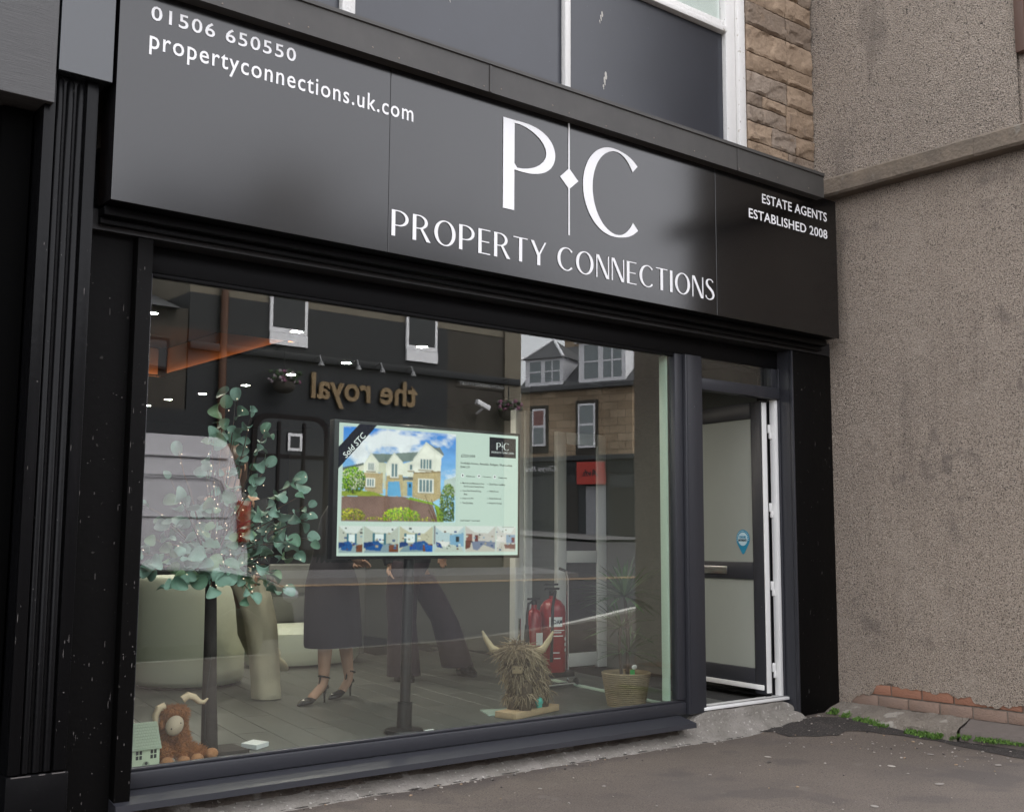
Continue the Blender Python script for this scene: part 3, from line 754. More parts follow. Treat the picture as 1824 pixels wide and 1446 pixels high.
pb("chimney", 'pubbeige', 11.6, 13.2, -3.8, -3.0, 8.3, 9.9)
pb("band", 'pubnavy', 8.85, 17.2, .0, .10, 4.90, 5.06, bev=.02); pb("corner_trim", 'pubbeige', 16.75, 17.25, -.1, .05, .3, 6.6)
for x0, x1 in ((10.56, 11.43), (13.92, 14.77)):
    f = pb("window", 'pwhite', x0, x1, .0, .05, 5.46, 6.36)
    pb("pane", 'pglass', x0+.07, x1-.07, .051, .056, 5.56, 6.28, f); pb("panel", 'pwhite', x0+.01, x1+.01, .0, .06, 5.20, 5.45, f)
def arch(x0, x1, z0, z1):
    r = .28; pts = [(x0, z0), (x1, z0)]+[(x1-r+r*math.cos(a), z1-r+r*math.sin(a)) for a in [PI/2*i/8 for i in range(9)]]+[(x0+r-r*math.sin(a), z1-r+r*math.cos(a)) for a in [PI/2*i/8 for i in range(9)]]
    return pts
M['pubtrim'] = pm("pub_window_trim", (.012, .008, .008), .5, spec=.2)
for x0, x1, lw in ((10.25, 11.98, 0), (13.45, 15.4, 0)):
    a = arch(x0, x1, .9, 3.76); b = arch(x0+.1, x1-.1, 1.0, 3.66)
    f = MB().poly([(x, PY+.002, z) for x, z in a], (0, .05, 0)).build("window", M['pubtrim'], pub)
    MB().poly([(x, PY+.053, z) for x, z in b], (0, .006, 0)).build("pane", M['pglass'], f)
    for k in (1, 2): pb("glazing_bar", 'pubtrim', x0+(x1-x0)*k/3-.03, x0+(x1-x0)*k/3+.03, .06, .09, 1.0, 3.6, f)
    pb("glazing_bar", 'pubtrim', x0+.1, x1-.1, .06, .085, 2.86, 2.94, f)
pb("notice", 'pwhite', 11.02, 11.35, .095, .10, 3.02, 3.38); pb("notice_paper", 'pglass', 11.08, 11.29, .101, .104, 3.08, 3.32)
split_letters(text_bm("the royal", 11.55, 14.22, 3.98, 4.70, PY+.03, .05, .02, 1.02, face='+y'), M['gold'], pub)
ss = thing("street_sign", "small reversed North Bridge Street name plate on the pub corner in the reflection", "street sign", (16.1, PY+.02, 4.75))
box("plate", M['oldstone'], ss, 15.35, 16.9, PY+.004, PY+.02, 4.74, 4.92)
split_letters(text_bm("NORTH BRIDGE STREET", 15.42, 16.83, 4.79, 4.87, PY+.021, .004, .01, face='+y'), pm("faded_sign_white", (.5, .5, .5), .6), ss)
dp = tag(MB().tube([(9.54, PY+.09, .4), (9.54, PY+.09, 7.0)], .075, 12).build("drain_pipe", M['rust'], None, True), "rust brown drain pipe running up the pub wall in the reflection", "drain pipe")
M['petal'] = [pm("petal", c, .6) for c in ((.22, .07, .14), (.30, .24, .27), (.03, .06, .02))]
for (x, z, lab) in ((10.79, 4.40, "hanging flower basket on the pub left of the gold lettering"), (16.67, 4.25, "hanging flower basket on the pub corner under the street sign")):
    hb = thing("hanging_basket", lab, "flower basket", (x, PY+.3, z), "hanging baskets on the pub")
    MB().ball((x, PY+.3, z-.08), .24, 14, (1, .9, .7)).build("basket", M['bark0'] if 'bark0' in M else M['oldstone'], hb, True)
    m = MB(); r0 = random.Random(int(x*10))
    for i in range(90):
        a = r0.uniform(0, 6.28); r = .36*r0.random()**.5; n0 = len(m.bm.faces); m.ball((x+r*math.cos(a), PY+.3+r*math.sin(a)*.7, z+.08+r0.uniform(-.1, .13)), r0.uniform(.025, .05), 6)
        m.bm.faces.ensure_lookup_table(); mi = r0.choice([0, 1, 2, 2])
        for f_ in m.bm.faces[n0:]: f_.material_index = mi
    o = m.build("flowers", None, hb, fix=False)
    for q in M['petal']: o.data.materials.append(q)
    MB().tube([(x, PY+.002, z+.75), (x, PY+.3, z+.75), (x, PY+.3, z+.1)], .015, 6).build("bracket", M['rubber'], hb)
M['lampgrey'] = pm('grey_lamp_enamel', (.20, .20, .21), .5)
SPL = ["over the letter l", "over the letter o", "over the letter r", "over the letter h"]
for x, wl in zip((11.6, 12.5, 13.1, 13.9), SPL):
    sl = thing("sign_lamp", "small swan neck lamp on the pub "+wl+" of the reversed lettering", "lamp", (x, PY, 4.98), "sign lamps over the gold lettering")
    MB().tube([(x, PY+.10, 4.98), (x, PY+.3, 5.02), (x, PY+.36, 4.9)], .018, 6).build("arm", M['lampgrey'], sl, True); MB().lathe([(.03, .0), (.07, -.1)], 12, (x, PY+.37, 4.90)).build("shade", M['lampgrey'], sl, True)
cc = thing("security_camera", "white security camera on the pub wall in the reflection", "camera", (15.9, PY+.1, 4.3))
MB().box(-.2, .2, -.06, .06, -.06, .06, bev=.02, m=Matrix.Translation((15.9, PY+.3, 4.32)) @ Matrix.Rotation(.35, 4, 'Y')).build("housing", M['pwhite'], cc, True); MB().tube([(15.95, PY, 4.15), (15.95, PY+.28, 4.27)], .03, 8).build("bracket", M['pwhite'], cc, True)
ob = thing("stone_building", "low dark stone building left of the pub in the reflection", "building", (4, PY, .4))
box("wall", M['oldstone'], ob, -6, 8.84, PY-7, PY-.03, -.3, 5.7); MB().poly([(-6.2, PY+.2, 5.65), (-6.2, PY-3.4, 6.9), (-6.2, PY-7.2, 5.65)], (14.8, 0, 0)).build("roof", M['slate'], ob)
for x in (8.04, 5.2, 2.2):
    f = box("window", M['pubtrim'], ob, x-.55, x+.42, PY-.02, PY+.03, 4.45, 5.06); box("pane", M['pglass'], f, x-.48, x-.09, PY+.031, PY+.035, 4.5, 5.0); box("pane", M['pglass'], f, x-.04, x+.36, PY+.031, PY+.035, 4.5, 5.0)
    box("shop_window", M['pglass'], ob, x-.9, x+.9, PY-.02, PY+.02, 1.2, 3.0); box("shop_fascia", M['pubnavy'], ob, x-1.2, x+1.2, PY-.02, PY+.08, 3.2, 3.7)
# ================================================================== the tenement up the street
tn = thing("tenement_building", "sandstone tenement with white bay dormers and dark shopfronts, seen reflected at right", "building", (32.17, -28.69, 1.3), rotz=math.atan2(.9413, .3376), local=True)
M['tstone'] = pm("pale_tenement_sandstone", (.44, .33, .225), .9, var=.6, vs=.6, vcol=(.16, .125, .09)); n_ = M['tstone'].node_tree.nodes; L_ = M['tstone'].node_tree.links; bt = n_.new('ShaderNodeTexBrick'); tc = n_.new('ShaderNodeTexCoord'); mp = n_.new('ShaderNodeMapping'); mp.inputs['Rotation'].default_value = (PI/2, 0, 0)
L_.new(tc.outputs['Object'], mp.inputs['Vector']); L_.new(mp.outputs[0], bt.inputs['Vector']); bt.inputs['Scale'].default_value = 1.0; bt.inputs['Brick Width'].default_value = .75; bt.inputs['Row Height'].default_value = .34; bt.inputs['Mortar Size'].default_value = .016
bt.inputs['Color1'].default_value = (1, 1, 1, 1); bt.inputs['Color2'].default_value = (.68, .64, .60, 1); bt.inputs['Mortar'].default_value = (.38, .35, .32, 1)
b_ = n_['Principled BSDF']; src = b_.inputs['Base Color'].links[0].from_socket; mu = n_.new('ShaderNodeMix'); mu.data_type = 'RGBA'; mu.blend_type = 'MULTIPLY'; mu.inputs['Factor'].default_value = 1; L_.new(src, mu.inputs['A']); L_.new(bt.outputs['Color'], mu.inputs['B']); L_.new(mu.outputs['Result'], b_.inputs['Base Color'])
M['tdark'] = pm("tenement_shop_black", (.03, .032, .036), .5); M['tshut'] = pm("grey_roller_shutter", (.34, .34, .36), .5)
M['tred'] = pm("red_shop_sign", (.50, .045, .03), .5); M['tdoor'] = pm("dark_tenement_door", (.028, .022, .018), .5); M['tglass'] = pm("tenement_window_glass", (.16, .19, .20), .08, spec=.9); M['tcurt'] = pm("dusky_pink_blind", (.26, .13, .12), .7)
def tb(name, mat, u0, u1, v0, v1, z0, z1, parent=None, bev=0): 
    m = MB().box(u0, u1, v0, v1, z0-1.3, z1-1.3, bev=bev)
    if parent is None: return m.build(name, M[mat], tn)
    o = m.build(name, M[mat]); o.parent = parent; return o
tb("wall", 'tstone', -.3, 5.2, -8, 0, 4.6, 7.75); tb("wall", 'tdark', -.3, 5.25, -8, -.01, 0, 4.58)
tb("side_wall", 'tstone', 5.2, 5.9, -8, -.5, 0, 7.7)
tb("cornice", 'tdark', -.4, 5.35, -.02, .22, 4.60, 4.82, bev=.03); tb("gutter", 'slate', -.4, 5.3, -.05, .25, 7.70, 7.92, bev=.03)
MB().poly([(-.35, .15, 6.6), (-.35, -3, 8.9), (-.35, -8, 6.6)], (6.0, 0, 0)).build("roof", M['slate'], tn)
tb("chimney", 'tstone', .2, 1.6, -4.2, -3.2, 9.0, 11.8); tb("neighbour_wall", 'pubbeige', -1.6, -.35, -8, -.6, 0, 6.6)
for u0, u1, zt in ((-.05, 1.85, 9.2), (2.65, 4.9, 9.75)):
    d = tb("dormer", 'pwhite', u0, u1, -2.5, .02, 7.95, zt); c_ = (u0+u1)/2
    m = MB(); pk = (c_, -.9, zt+1.0-1.3)
    base = [(u0-.12, .18, zt-1.3), (u1+.12, .18, zt-1.3), (u1+.12, -2.6, zt-1.3), (u0-.12, -2.6, zt-1.3)]
    for i in range(4): m.poly([base[i], base[(i+1) % 4], pk])
    o = m.build("dormer_roof", M['slate']); o.parent = tn
    o = MB().tube([base[0], pk], .07, 6).tube([base[1], pk], .07, 6).build("ridge_flashing", M['pwhite']); o.parent = tn
    w_ = u1-u0
    for a, b in ((.12, .42), (.53, .70), (.74, .92)):
        p = tb("pane", 'tglass', u0+w_*a, u0+w_*b, .021, .03, 8.15, zt-.12, d); tb("sash_bar", 'pwhite', u0+w_*a, u0+w_*b, .031, .05, (8.15+zt-.12)/2-.03, (8.15+zt-.12)/2+.03, d)
for u0, u1, z0, z1, bl in ((.34, 1.0, 5.3, 6.95, 1), (2.64, 3.46, 5.15, 7.06, 0)):
    f = tb("window", 'oldstone', u0-.13, u1+.13, -.01, .05, z0-.3, z1+.16); tb("frame", 'pwhite', u0, u1, .051, .09, z0, z1, f)
    zm = (z0+z1)/2+.05; tb("pane", 'tcurt' if bl else 'tglass', u0+.08, u1-.08, .091, .096, zm+.05, z1-.08, f); tb("pane", 'tglass', u0+.08, u1-.08, .091, .096, z0+.1, zm-.05, f)
tb("fascia", 'pubnavy', -.3, 5.25, -.009, .08, 4.05, 4.58)
tb("shop_window", 'pglass', -.2, 1.2, -.009, .03, 2.0, 3.95); tb("pillar", 'tdark', 1.25, 1.7, -.009, .1, 1.2, 4.04); tb("shop_door", 'tdoor', 1.8, 2.6, -.009, .02, 1.3, 3.7); tb("shop_door", 'tdoor', 4.15, 5.2, -.009, .02, 1.3, 3.4); tb("door_light", 'pglass', 4.15, 5.2, -.009, .025, 3.42, 3.9)
sh = tb("roller_shutter", 'tshut', 3.0, 3.93, -.009, .03, 1.3, 3.5)
for k in range(22): tb("slat", 'tshut', 3.0, 3.93, .031, .045, 1.34+k*.098, 1.42+k*.098, sh)
rs_ = tb("shop_sign", 'tred', 2.70, 3.95, .0, .32, 3.57, 4.52)
me = text_bm("Avh.", 2.95, 3.75, 3.9-1.3, 4.2-1.3, .321, .01, .02, face='+y', shear=.3); o = link("lettering", me, M['pubnavy']); o.parent = rs_
me = text_bm("Chrys Rea", .0, 1.55, 4.12-1.3, 4.42-1.3, .081, .01, .0, face='+y', shear=.3); o = link("lettering", me, M['pwhite']); o.parent = tn
struct("far_pavement", MB().grid([[(x, y, road_z(y)+.10) for x, y in r] for r in ([(26.5, -30), (28.0, -27), (29.8, -22)], [(32.2, -29.5), (33.2, -26.0), (34.5, -22.4)])]), M['farpave'])
# overhead cable
tag(MB().tube([(20, -11.5, 7.6), (27, -19, 8.2), (34.6, -24, 10.2)], .03, 5).build("overhead_cable", M['rubber'], None), "black overhead cable crossing in front of the reflected tenement", "cable")

# ================================================================== vehicles
M['vanwhite'] = pm("white_van_paint", (.70, .675, .725), .35, coat=.4, var=.04, vs=2); M['lampred'] = pm("red_tail_lamp", (.38, .022, .014), .25); M['carblack'] = pm("black_car_paint", (.012, .012, .016), .2, spec=.6, coat=.6); M['tyre'] = pm("tyre_rubber", (.018, .018, .018), .8)
M['vglass'] = pm("vehicle_glass", (.015, .018, .02), .04, spec=.8); M['groove'] = pm("shadow_gap", (.38, .365, .395), .6); M['headlamp'] = pm("clear_headlamp", (.55, .57, .62), .12, spec=.8)
def wheel(parent, x, y, z, r, side):
    t = MB().lathe([(r*.62, -.10), (r*.9, -.11), (r, -.07), (r, .07), (r*.9, .11), (r*.62, .10)], 28, (x, y, z), 'y').build("wheel", M['tyre'], parent, True)
    MB().lathe([(.03, side*.085), (r*.2, side*.095), (r*.55, side*.085), (r*.62, side*.10)], 20, (x, y, z), 'y').build("rim", M['steel'], t, True)
def side_body(prof, yc, hw, top_in, zlo, zhi):
    """extruded side profile whose width narrows towards the roof"""
    def wy(z): q = max(0, min(1, (z-zlo)/(zhi-zlo))); return hw-top_in*q*q
    m = MB(); n_ = 7
    rg = []
    for k in range(n_):
        s = -1+2*k/(n_-1); ed = 1-.035*abs(s)**6
        cxp = sum(p[0] for p in prof)/len(prof); czp = sum(p[1] for p in prof)/len(prof)
        rg.append([Vector((cxp+(px-cxp)*ed, yc+s*wy(pz), czp+(pz-czp)*ed)) for px, pz in prof])
    return m.rings(rg)
vn = thing("van", "white panel van on the road, seen reflected behind the eucalyptus tree", "van", (4, -4.7, .05))
vz = .05
prof = [(1.25, vz+.35), (1.1, vz+.6), (1.12, vz+1.0), (1.75, vz+1.22), (2.35, vz+1.95), (2.75, vz+2.40), (3.3, vz+2.52), (6.35, vz+2.52), (6.48, vz+2.46), (6.56, vz+2.3), (6.66, vz+1.9), (6.74, vz+1.3), (6.78, vz+.9), (6.78, vz+.38)]
side_body(prof, -4.7, 1.0, .16, vz+1.2, vz+2.6).build("body", M['vanwhite'], vn, True, .7)
def vy(z): q = max(0, min(1, (z-vz-1.2)/1.4)); return -4.7+1.0-.16*q*q
for z in (2.27, 1.50):
    MB().poly([(2.9, vy(z)-.02, z-.008), (6.42, vy(z)-.02, z-.008), (6.42, vy(z+.024)-.02, z+.006), (2.9, vy(z+.024)-.02, z+.006)], (0, .022, 0)).build("groove", M['groove'], vn)
MB().tube([(2.9, vy(2.0)+.0, 2.02), (6.15, vy(2.0), 2.02), (6.3, vy(1.98), 1.97), (6.36, vy(1.85), 1.83)], .012, 6).build("groove", M['groove'], vn)
MB().box(6.53, 6.70, -3.80, -3.645, 1.18, 1.72, bev=.02).build("tail_light", M['lampred'], vn, True); MB().box(6.60, 6.72, -5.74, -5.62, 1.18, 1.72, bev=.02).build("tail_light", M['lampred'], vn, True)
MB().box(6.3, 6.88, -5.6, -3.75, vz+.36, vz+.62, bev=.04).build("bumper", M['rubber'], vn, True)
MB().poly([(2.0, vy(1.5)+.003, 1.30), (2.9, vy(1.5)+.003, 1.30), (2.9, vy(2.0)+.003, 1.95), (2.45, vy(2.0)+.003, 1.95)], (0, .006, 0)).build("side_window", M['vglass'], vn)
for x in (2.0, 5.6):
    for y, s in ((-3.78, 1), (-5.62, -1)): wheel(vn, x, y, vz+.32, .33, s)
cr = thing("car", "black car parked at the kerb, seen reflected low in the window", "car", (4.1, -2.25, -.1))
cz = -.13
prof = [(1.9, cz+.35), (1.85, cz+.7), (1.95, cz+.95), (2.6, cz+1.02), (4.45, cz+1.06), (5.3, cz+1.03), (5.85, cz+.93), (6.12, cz+.80), (6.22, cz+.6), (6.24, cz+.40), (6.1, cz+.25), (2.1, cz+.25)]
side_body(prof, -2.3, .88, .06, cz+.5, cz+1.1).build("body", M['carblack'], cr, True, .7)
prof = [(2.05, cz+1.0), (2.45, cz+1.38), (2.9, cz+1.50), (3.5, cz+1.50), (4.0, cz+1.36), (4.6, cz+1.03)]
side_body(prof, -2.3, .80, .20, cz+1.0, cz+1.5).build("cabin", M['vglass'], cr, True, .7)
side_body([(2.45, cz+1.40), (2.9, cz+1.515), (3.5, cz+1.515), (3.8, cz+1.45), (3.8, cz+1.43), (2.45, cz+1.38)], -2.3, .62, .02, cz+1.3, cz+1.5).build("roof", M['carblack'], cr, True)
for y in (-1.47, -3.13): MB().ball((6.12, y, cz+.74), .15, 12, (.75, .6, .6)).build("headlight", M['headlamp'], cr, True)
box("grille", M['chrome'], cr, 6.225, 6.25, -2.8, -1.8, cz+.52, cz+.62, bev=.01); box("bumper", M['rubber'], cr, 6.12, 6.27, -3.0, -1.6, cz+.28, cz+.42, bev=.03)
MB().tube([(4.5, -1.47, cz+1.03), (5.3, -1.47, cz+1.0), (5.85, -1.50, cz+.91)], .012, 6).build("bonnet_trim", M['rubber'], cr, True)
for x in (2.7, 5.5):
    for y, s in ((-1.52, 1), (-3.08, -1)): wheel(cr, x, y, cz+.32, .32, s)

# ================================================================== interior shell
M['iwall'] = pm("pale_grey_interior_paint", (.12, .124, .113), .8)
M['idark'] = pm("dark_ceiling_paint", (.012, .012, .014), .7)
M['iblue'] = pm("deep_blue_grey_paint", (.03, .033, .04), .7)
M['mat'] = pm("black_entrance_matting", (.018, .018, .018), .95, bump=.4, bs=200)
M['plank'] = [pm("grey_wood_plank", c, .42, var=.45, vs=6, vcol=(.05, .05, .046), stretch=(14, 1.6, 1)) for c in ((.085, .088, .082), (.078, .081, .075), (.092, .095, .088))]
FZ = .17
fl = struct("floor", MB().box(1.25, 6.87, 5.10, 5.32, -.05, FZ-.012).box(.9, 6.87, 5.32, 13, -.05, FZ-.012), M['mat'])
pl = [MB().box(-.0, 1.196, -.095, .095, -.012, 0, bev=.002, seg=1).build("plank", mt, fl) for mt in M['plank']]
rp = random.Random(3); n = 0
base = [p for p in pl]
dirp = rad(80)                                           # boards run into the room, parallel with the mat edge
for i in range(-2, 25):
    off = rp.uniform(0, 1.2)
    for j in range(-1, 8):
        a = Matrix.Translation((5.62, 5.02, FZ)) @ Matrix.Rotation(dirp, 4, 'Z') @ Matrix.Translation((j*1.2-off, i*.192+.0955, 0))
        c0 = a @ Vector((0, 0, 0)); c1 = a @ Vector((1.196, 0, 0)); lo, hi = (c0, c1) if c0.y < c1.y else (c1, c0)
        if hi.y > 10.2 or lo.y < 5.115 or min(lo.x, hi.x) < 1.05 or max(lo.x, hi.x) > 6.7: 
            if not (lo.y < 5.115 and hi.y > 5.4 and lo.x > 1.05): continue
            # cut board at the window edge
            L_ = (hi.y-5.115)/abs(hi.y-lo.y)*1.196
            MB().box(1.196-L_, 1.196, -.095, .095, -.012, 0).build("plank", M['plank'][n % 3], fl, xf=a) if c1.y > c0.y else None
            n += 1; continue
        p = base[n % 3]
        if n < 3: p.matrix_basis = a; p.matrix_parent_inverse = Matrix()
        else: inst(p, fl, a)
        n += 1
struct("floor_edge", MB().box(1.62, 5.6, 5.06, 5.113, FZ-.02, FZ-.001), M['upvcin'])
m = MB().poly([(5.535, 5.12, FZ+.001), (5.575, 5.12, FZ+.001), (5.845, 6.68, FZ+.001), (5.805, 6.68, FZ+.001)], (0, 0, .012))
struct("floor_trim", m, M['upvcin'])
def sbox(name, mat, *a): return struct(name, MB().box(*a), mat)
sbox("interior_wall", M['iblue'], .7, .9, 5.31, 13.2, FZ-.1, 3.0)
sbox("interior_wall", M['iblue'], .9, 6.87, 13, 13.2, FZ-.1, 3.0)
sbox("interior_wall", M['iwall'], 6.87, 6.99, 5.25, 13.2, -.1, 3.0)
sbox("interior_wall", M['iwall'], 6.03, 6.87, 7.22, 7.34, FZ, 2.6)
# front wall between the side panel and interior, above the window head
sbox("interior_wall", M['idark'], 1.25, 6.9, 5.12, 5.25, 2.455, 3.0)
sbox("interior_wall", M['iblue'], .9, 1.90, 5.205, 5.25, .0, 2.455)
sbox("ceiling", M['idark'], 3.75, 6.87, 5.25, 13, 2.6, 2.95)
sbox("ceiling", M['idark'], .9, 3.75, 5.25, 7.0, 2.6, 2.95)
sbox("ceiling", M['idark'], .9, 3.75, 9.4, 13, 2.6, 2.95)
sbox("ceiling", M['idark'], .9, 3.75, 7.0, 9.4, 2.86, 2.95)
M['led'] = emat("orange_led", (1, .27, .07), 1.3)
M['recess'] = pm("recess_plaster", (.5, .45, .4), .8)
cove = thing("ceiling_light_strip", "orange light strip around the recessed ceiling inside the shop", "light strip", (3.75, 9.4, 2.6))
for nm_, mt_, d0, d1, z0, z1 in (("strip", 'led', .02, .04, 2.607, 2.614), ("ledge", 'idark', .003, .055, 2.600, 2.606), ("lip", 'idark', .050, .055, 2.607, 2.622), ("recess_side", 'recess', .0005, .0025, 2.607, 2.855)):
    box(nm_, M[mt_], cove, 3.75-d1, 3.75-d0, 7.06, 9.34, z0, z1); box(nm_, M[mt_], cove, .92, 3.69, 9.4-d1, 9.4-d0, z0, z1)
# downlights
M['lamp'] = emat("warm_downlight", (1, .91, .78), 330)
spots = [(3.53, 6.63), (4.5, 6.58), (4.48, 7.59), (4.46, 8.45), (4.47, 9.32), (4.43, 10.15), (4.36, 10.8), (4.40, 11.46), (2.556, 6.65)]
WHICH = ["between the ceiling recess and the window, reflected pub window behind", "nearest the window in the row of ceiling lights", "second in the row of ceiling lights from the window", "third in the row of ceiling lights from the window", "fourth in the row of ceiling lights from the window",
         "fifth in the row of ceiling lights from the window", "sixth in the row of ceiling lights from the window", "farthest in the row of ceiling lights from the window", "beside the left edge of the display window"]
dproto = None
for (x, y), wl in zip(spots, WHICH):
    d = thing("downlight", "round warm downlight "+wl, "downlight", (x, y, 2.6), "downlights in the dark ceiling", local=True)
    if dproto is None:
        rim = MB().lathe([(.034, -.0005), (.042, -.004), (.046, -.0005)], 24, cap=False).build("rim", M['upvc'], d, True)
        lens = MB().lathe([(.0335, -.002), (.001, -.0021)], 24).build("lens", M['lamp'], d); dproto = (rim, lens)
    else:
        for q in dproto: inst(q, d, Matrix())
# side door in the return wall
dr = thing("side_door", "white framed side door with dark glass beside the fire extinguishers", "door", (6.5, 7.2, FZ))
M['darkglass'] = pm("dark_door_glass", (.02, .022, .022), .08, spec=.6)
box("door_stile", M['upvc'], dr, 6.30, 6.40, 7.17, 7.215, FZ, 2.15, bev=.004); box("door_stile", M['upvc'], dr, 6.76, 6.865, 7.17, 7.215, FZ, 2.15, bev=.004)
box("door_rail", M['upvc'], dr, 6.405, 6.755, 7.172, 7.215, FZ+.02, FZ+.13, bev=.004); box("door_rail", M['upvc'], dr, 6.405, 6.755, 7.172, 7.215, 1.05, 1.15, bev=.004); box("door_rail", M['upvc'], dr, 6.405, 6.755, 7.172, 7.215, 2.05, 2.15, bev=.004)
box("door_glass", M['darkglass'], dr, 6.40, 6.76, 7.19, 7.20, FZ+.13, 1.05); box("door_glass", M['darkglass'], dr, 6.40, 6.76, 7.19, 7.20, 1.15, 2.05)
jm = thing("door_jamb", "white grooved jamb post beside the screen at the back opening", "door frame", (5.93, 7.2, FZ))
for k in range(4): box("jamb_strip", M['upvc'], jm, 5.835+k*.05, 5.878+k*.05, 7.16+.012*(k % 2), 7.23, FZ, 2.3, bev=.004)
# low cabinets further back
cb = thing("cabinet", "pale grey low cabinet with drawers against the back of the shop", "cabinet", (5.2, 9.4, FZ))
M['cab'] = pm("grey_cabinet_laminate", (.20, .20, .19), .5)
box("carcass", M['cab'], cb, 4.75, 5.75, 9.3, 9.8, FZ, 1.0, bev=.006)
for k in range(3): box("drawer", M['cab'], cb, 4.78, 5.25, 9.28, 9.298, FZ+.08+k*.25, FZ+.30+k*.25, bev=.004)
# ================================================================== reception desk
M['desk'] = pm("pale_green_desk_laminate", (.70, .735, .62), .38, var=.06, vs=2)
dk = thing("reception_desk", "round pale green reception desk standing behind the eucalyptus tree", "desk", (3.52, 8.15, FZ))
prof = [(.375, .0), (.395, .012), (.404, .04), (.408, .10), (.408, .62), (.400, .69), (.378, .74), (.345, .765), (.30, .772), (.001, .774)]
MB().lathe([(r, FZ+.02+h) for r, h in prof], 48, (3.52, 8.15, 0)).build("desk_body", M['desk'], dk, True, .9)
MB().lathe([(.345, FZ), (.345, FZ+.021)], 32, (3.52, 8.15, 0)).build("plinth", M['rubber'], dk)
dk2 = thing("display_plinth", "low pale green curved plinth seen between the skirted person's legs", "plinth", (4.9, 9.0, FZ))
MB().loft([(4.85, 8.85, FZ+.02, .50, .30), (4.85, 8.85, FZ+.07, .53, .33), (4.85, 8.85, FZ+.28, .53, .33), (4.85, 8.85, FZ+.33, .49, .29)], 40).build("plinth_body", M['desk'], dk2, True)
# ================================================================== people
M['skin'] = pm("skin", (.42, .24, .165), .5); M['hair'] = pm("dark_hair", (.02, .013, .010), .45); M['hairb'] = pm("brown_hair", (.06, .03, .016), .45)
M['beige'] = pm("beige_trouser_cloth", (.66, .60, .46), .85, bump=.2, bs=90, var=.15, vs=7); M['dtop'] = pm("black_knit", (.015, .015, .017), .85)
M['skirt'] = pm("dark_plum_skirt", (.035, .027, .034), .8, bump=.15, bs=120); M['plum'] = pm("dark_plum_suiting", (.036, .022, .030), .8, bump=.15, bs=100)
M['shoe'] = pm("black_patent_shoe", (.012, .012, .014), .25); M['cream'] = pm("cream_shoe", (.55, .50, .36), .45)
def skinned(name, verts, edges, radii, mat, parent, root=0, sub=2):
    me = bpy.data.meshes.new(name); me.from_pydata(verts, edges, []); o = link(name, me, None, parent)
    md = o.modifiers.new("skin", 'SKIN'); md.use_smooth_shade = True; md.branch_smoothing = .4
    sv = me.skin_vertices[0].data if me.skin_vertices else None
    if sv is None:
        bpy.context.view_layer.objects.active = o
        with bpy.context.temp_override(object=o, active_object=o): bpy.ops.mesh.customdata_skin_add()
        sv = me.skin_vertices[0].data
    for i, r in enumerate(radii): sv[i].radius = r if isinstance(r, tuple) else (r, r); sv[i].use_root = (i == root)
    s = o.modifiers.new("sub", 'SUBSURF'); s.levels = sub; s.render_levels = sub
    dg = bpy.context.evaluated_depsgraph_get(); m2 = bpy.data.meshes.new_from_object(o.evaluated_get(dg))
    o.modifiers.clear(); o.data = m2; m2.name = name; m2.materials.clear(); m2.materials.append(mat)
    m2.polygons.foreach_set('use_smooth', [True]*len(m2.polygons)); return o
def body(parent, J, mat):
    """one continuous figure from named joints"""
    names = list(J); idx = {n_: i for i, n_ in enumerate(names)}
    R_ = dict(pelvis=.12, waist=.10, chest=.125, neckb=.055, neck=.05, jaw=.07, head=.085, crown=.06, shl=.055, shr=.055, ell=.04, elr=.04, wrl=.028, wrr=.028, hal=(.036, .016), har=(.036, .016),
              hil=.085, hir=.085, knl=.055, knr=.055, cal=.052, car=.052, anl=.033, anr=.033, hel=.032, her=.032, tol=(.036, .02), tor=(.036, .02))
    E = [('pelvis', 'waist'), ('waist', 'chest'), ('chest', 'neckb'), ('neckb', 'neck'), ('neck', 'jaw'), ('jaw', 'head'), ('head', 'crown'), ('chest', 'shl'), ('chest', 'shr'), ('shl', 'ell'), ('ell', 'wrl'), ('wrl', 'hal'),
         ('shr', 'elr'), ('elr', 'wrr'), ('wrr', 'har'), ('pelvis', 'hil'), ('pelvis', 'hir'), ('hil', 'knl'), ('knl', 'cal'), ('cal', 'anl'), ('anl', 'tol'), ('hir', 'knr'), ('knr', 'car'), ('car', 'anr'), ('anr', 'tor')]
    return skinned("body", [J[n_] for n_ in names], [(idx[a], idx[b]) for a, b in E], [R_[n_] for n_ in names], mat, parent, idx['pelvis'])
def fingers(parent, wrist, tip, side, mat):
    """four fingers and a thumb hanging from a relaxed hand"""
    wv, tv = Vector(wrist), Vector(tip); d = (tv-wv).normalized(); s = Vector(side).normalized(); nn = d.cross(s)
    m = MB()
    for k, (o_, L_) in enumerate(((-.030, .070), (-.010, .080), (.010, .076), (.029, .060))):
        b = tv+s*o_-d*.02; m.tube([b, b+d*L_*.45+nn*.006, b+d*L_*.8+nn*.018, b+d*L_+nn*.030], [.0095, .009, .008, .006], 8)
    b = wv+d*.03-s*.03; m.tube([b, b+d*.03-s*.022, b+d*.062-s*.027+nn*.01], [.011, .0105, .008], 8)
    return m.build("fingers", mat, parent, True)
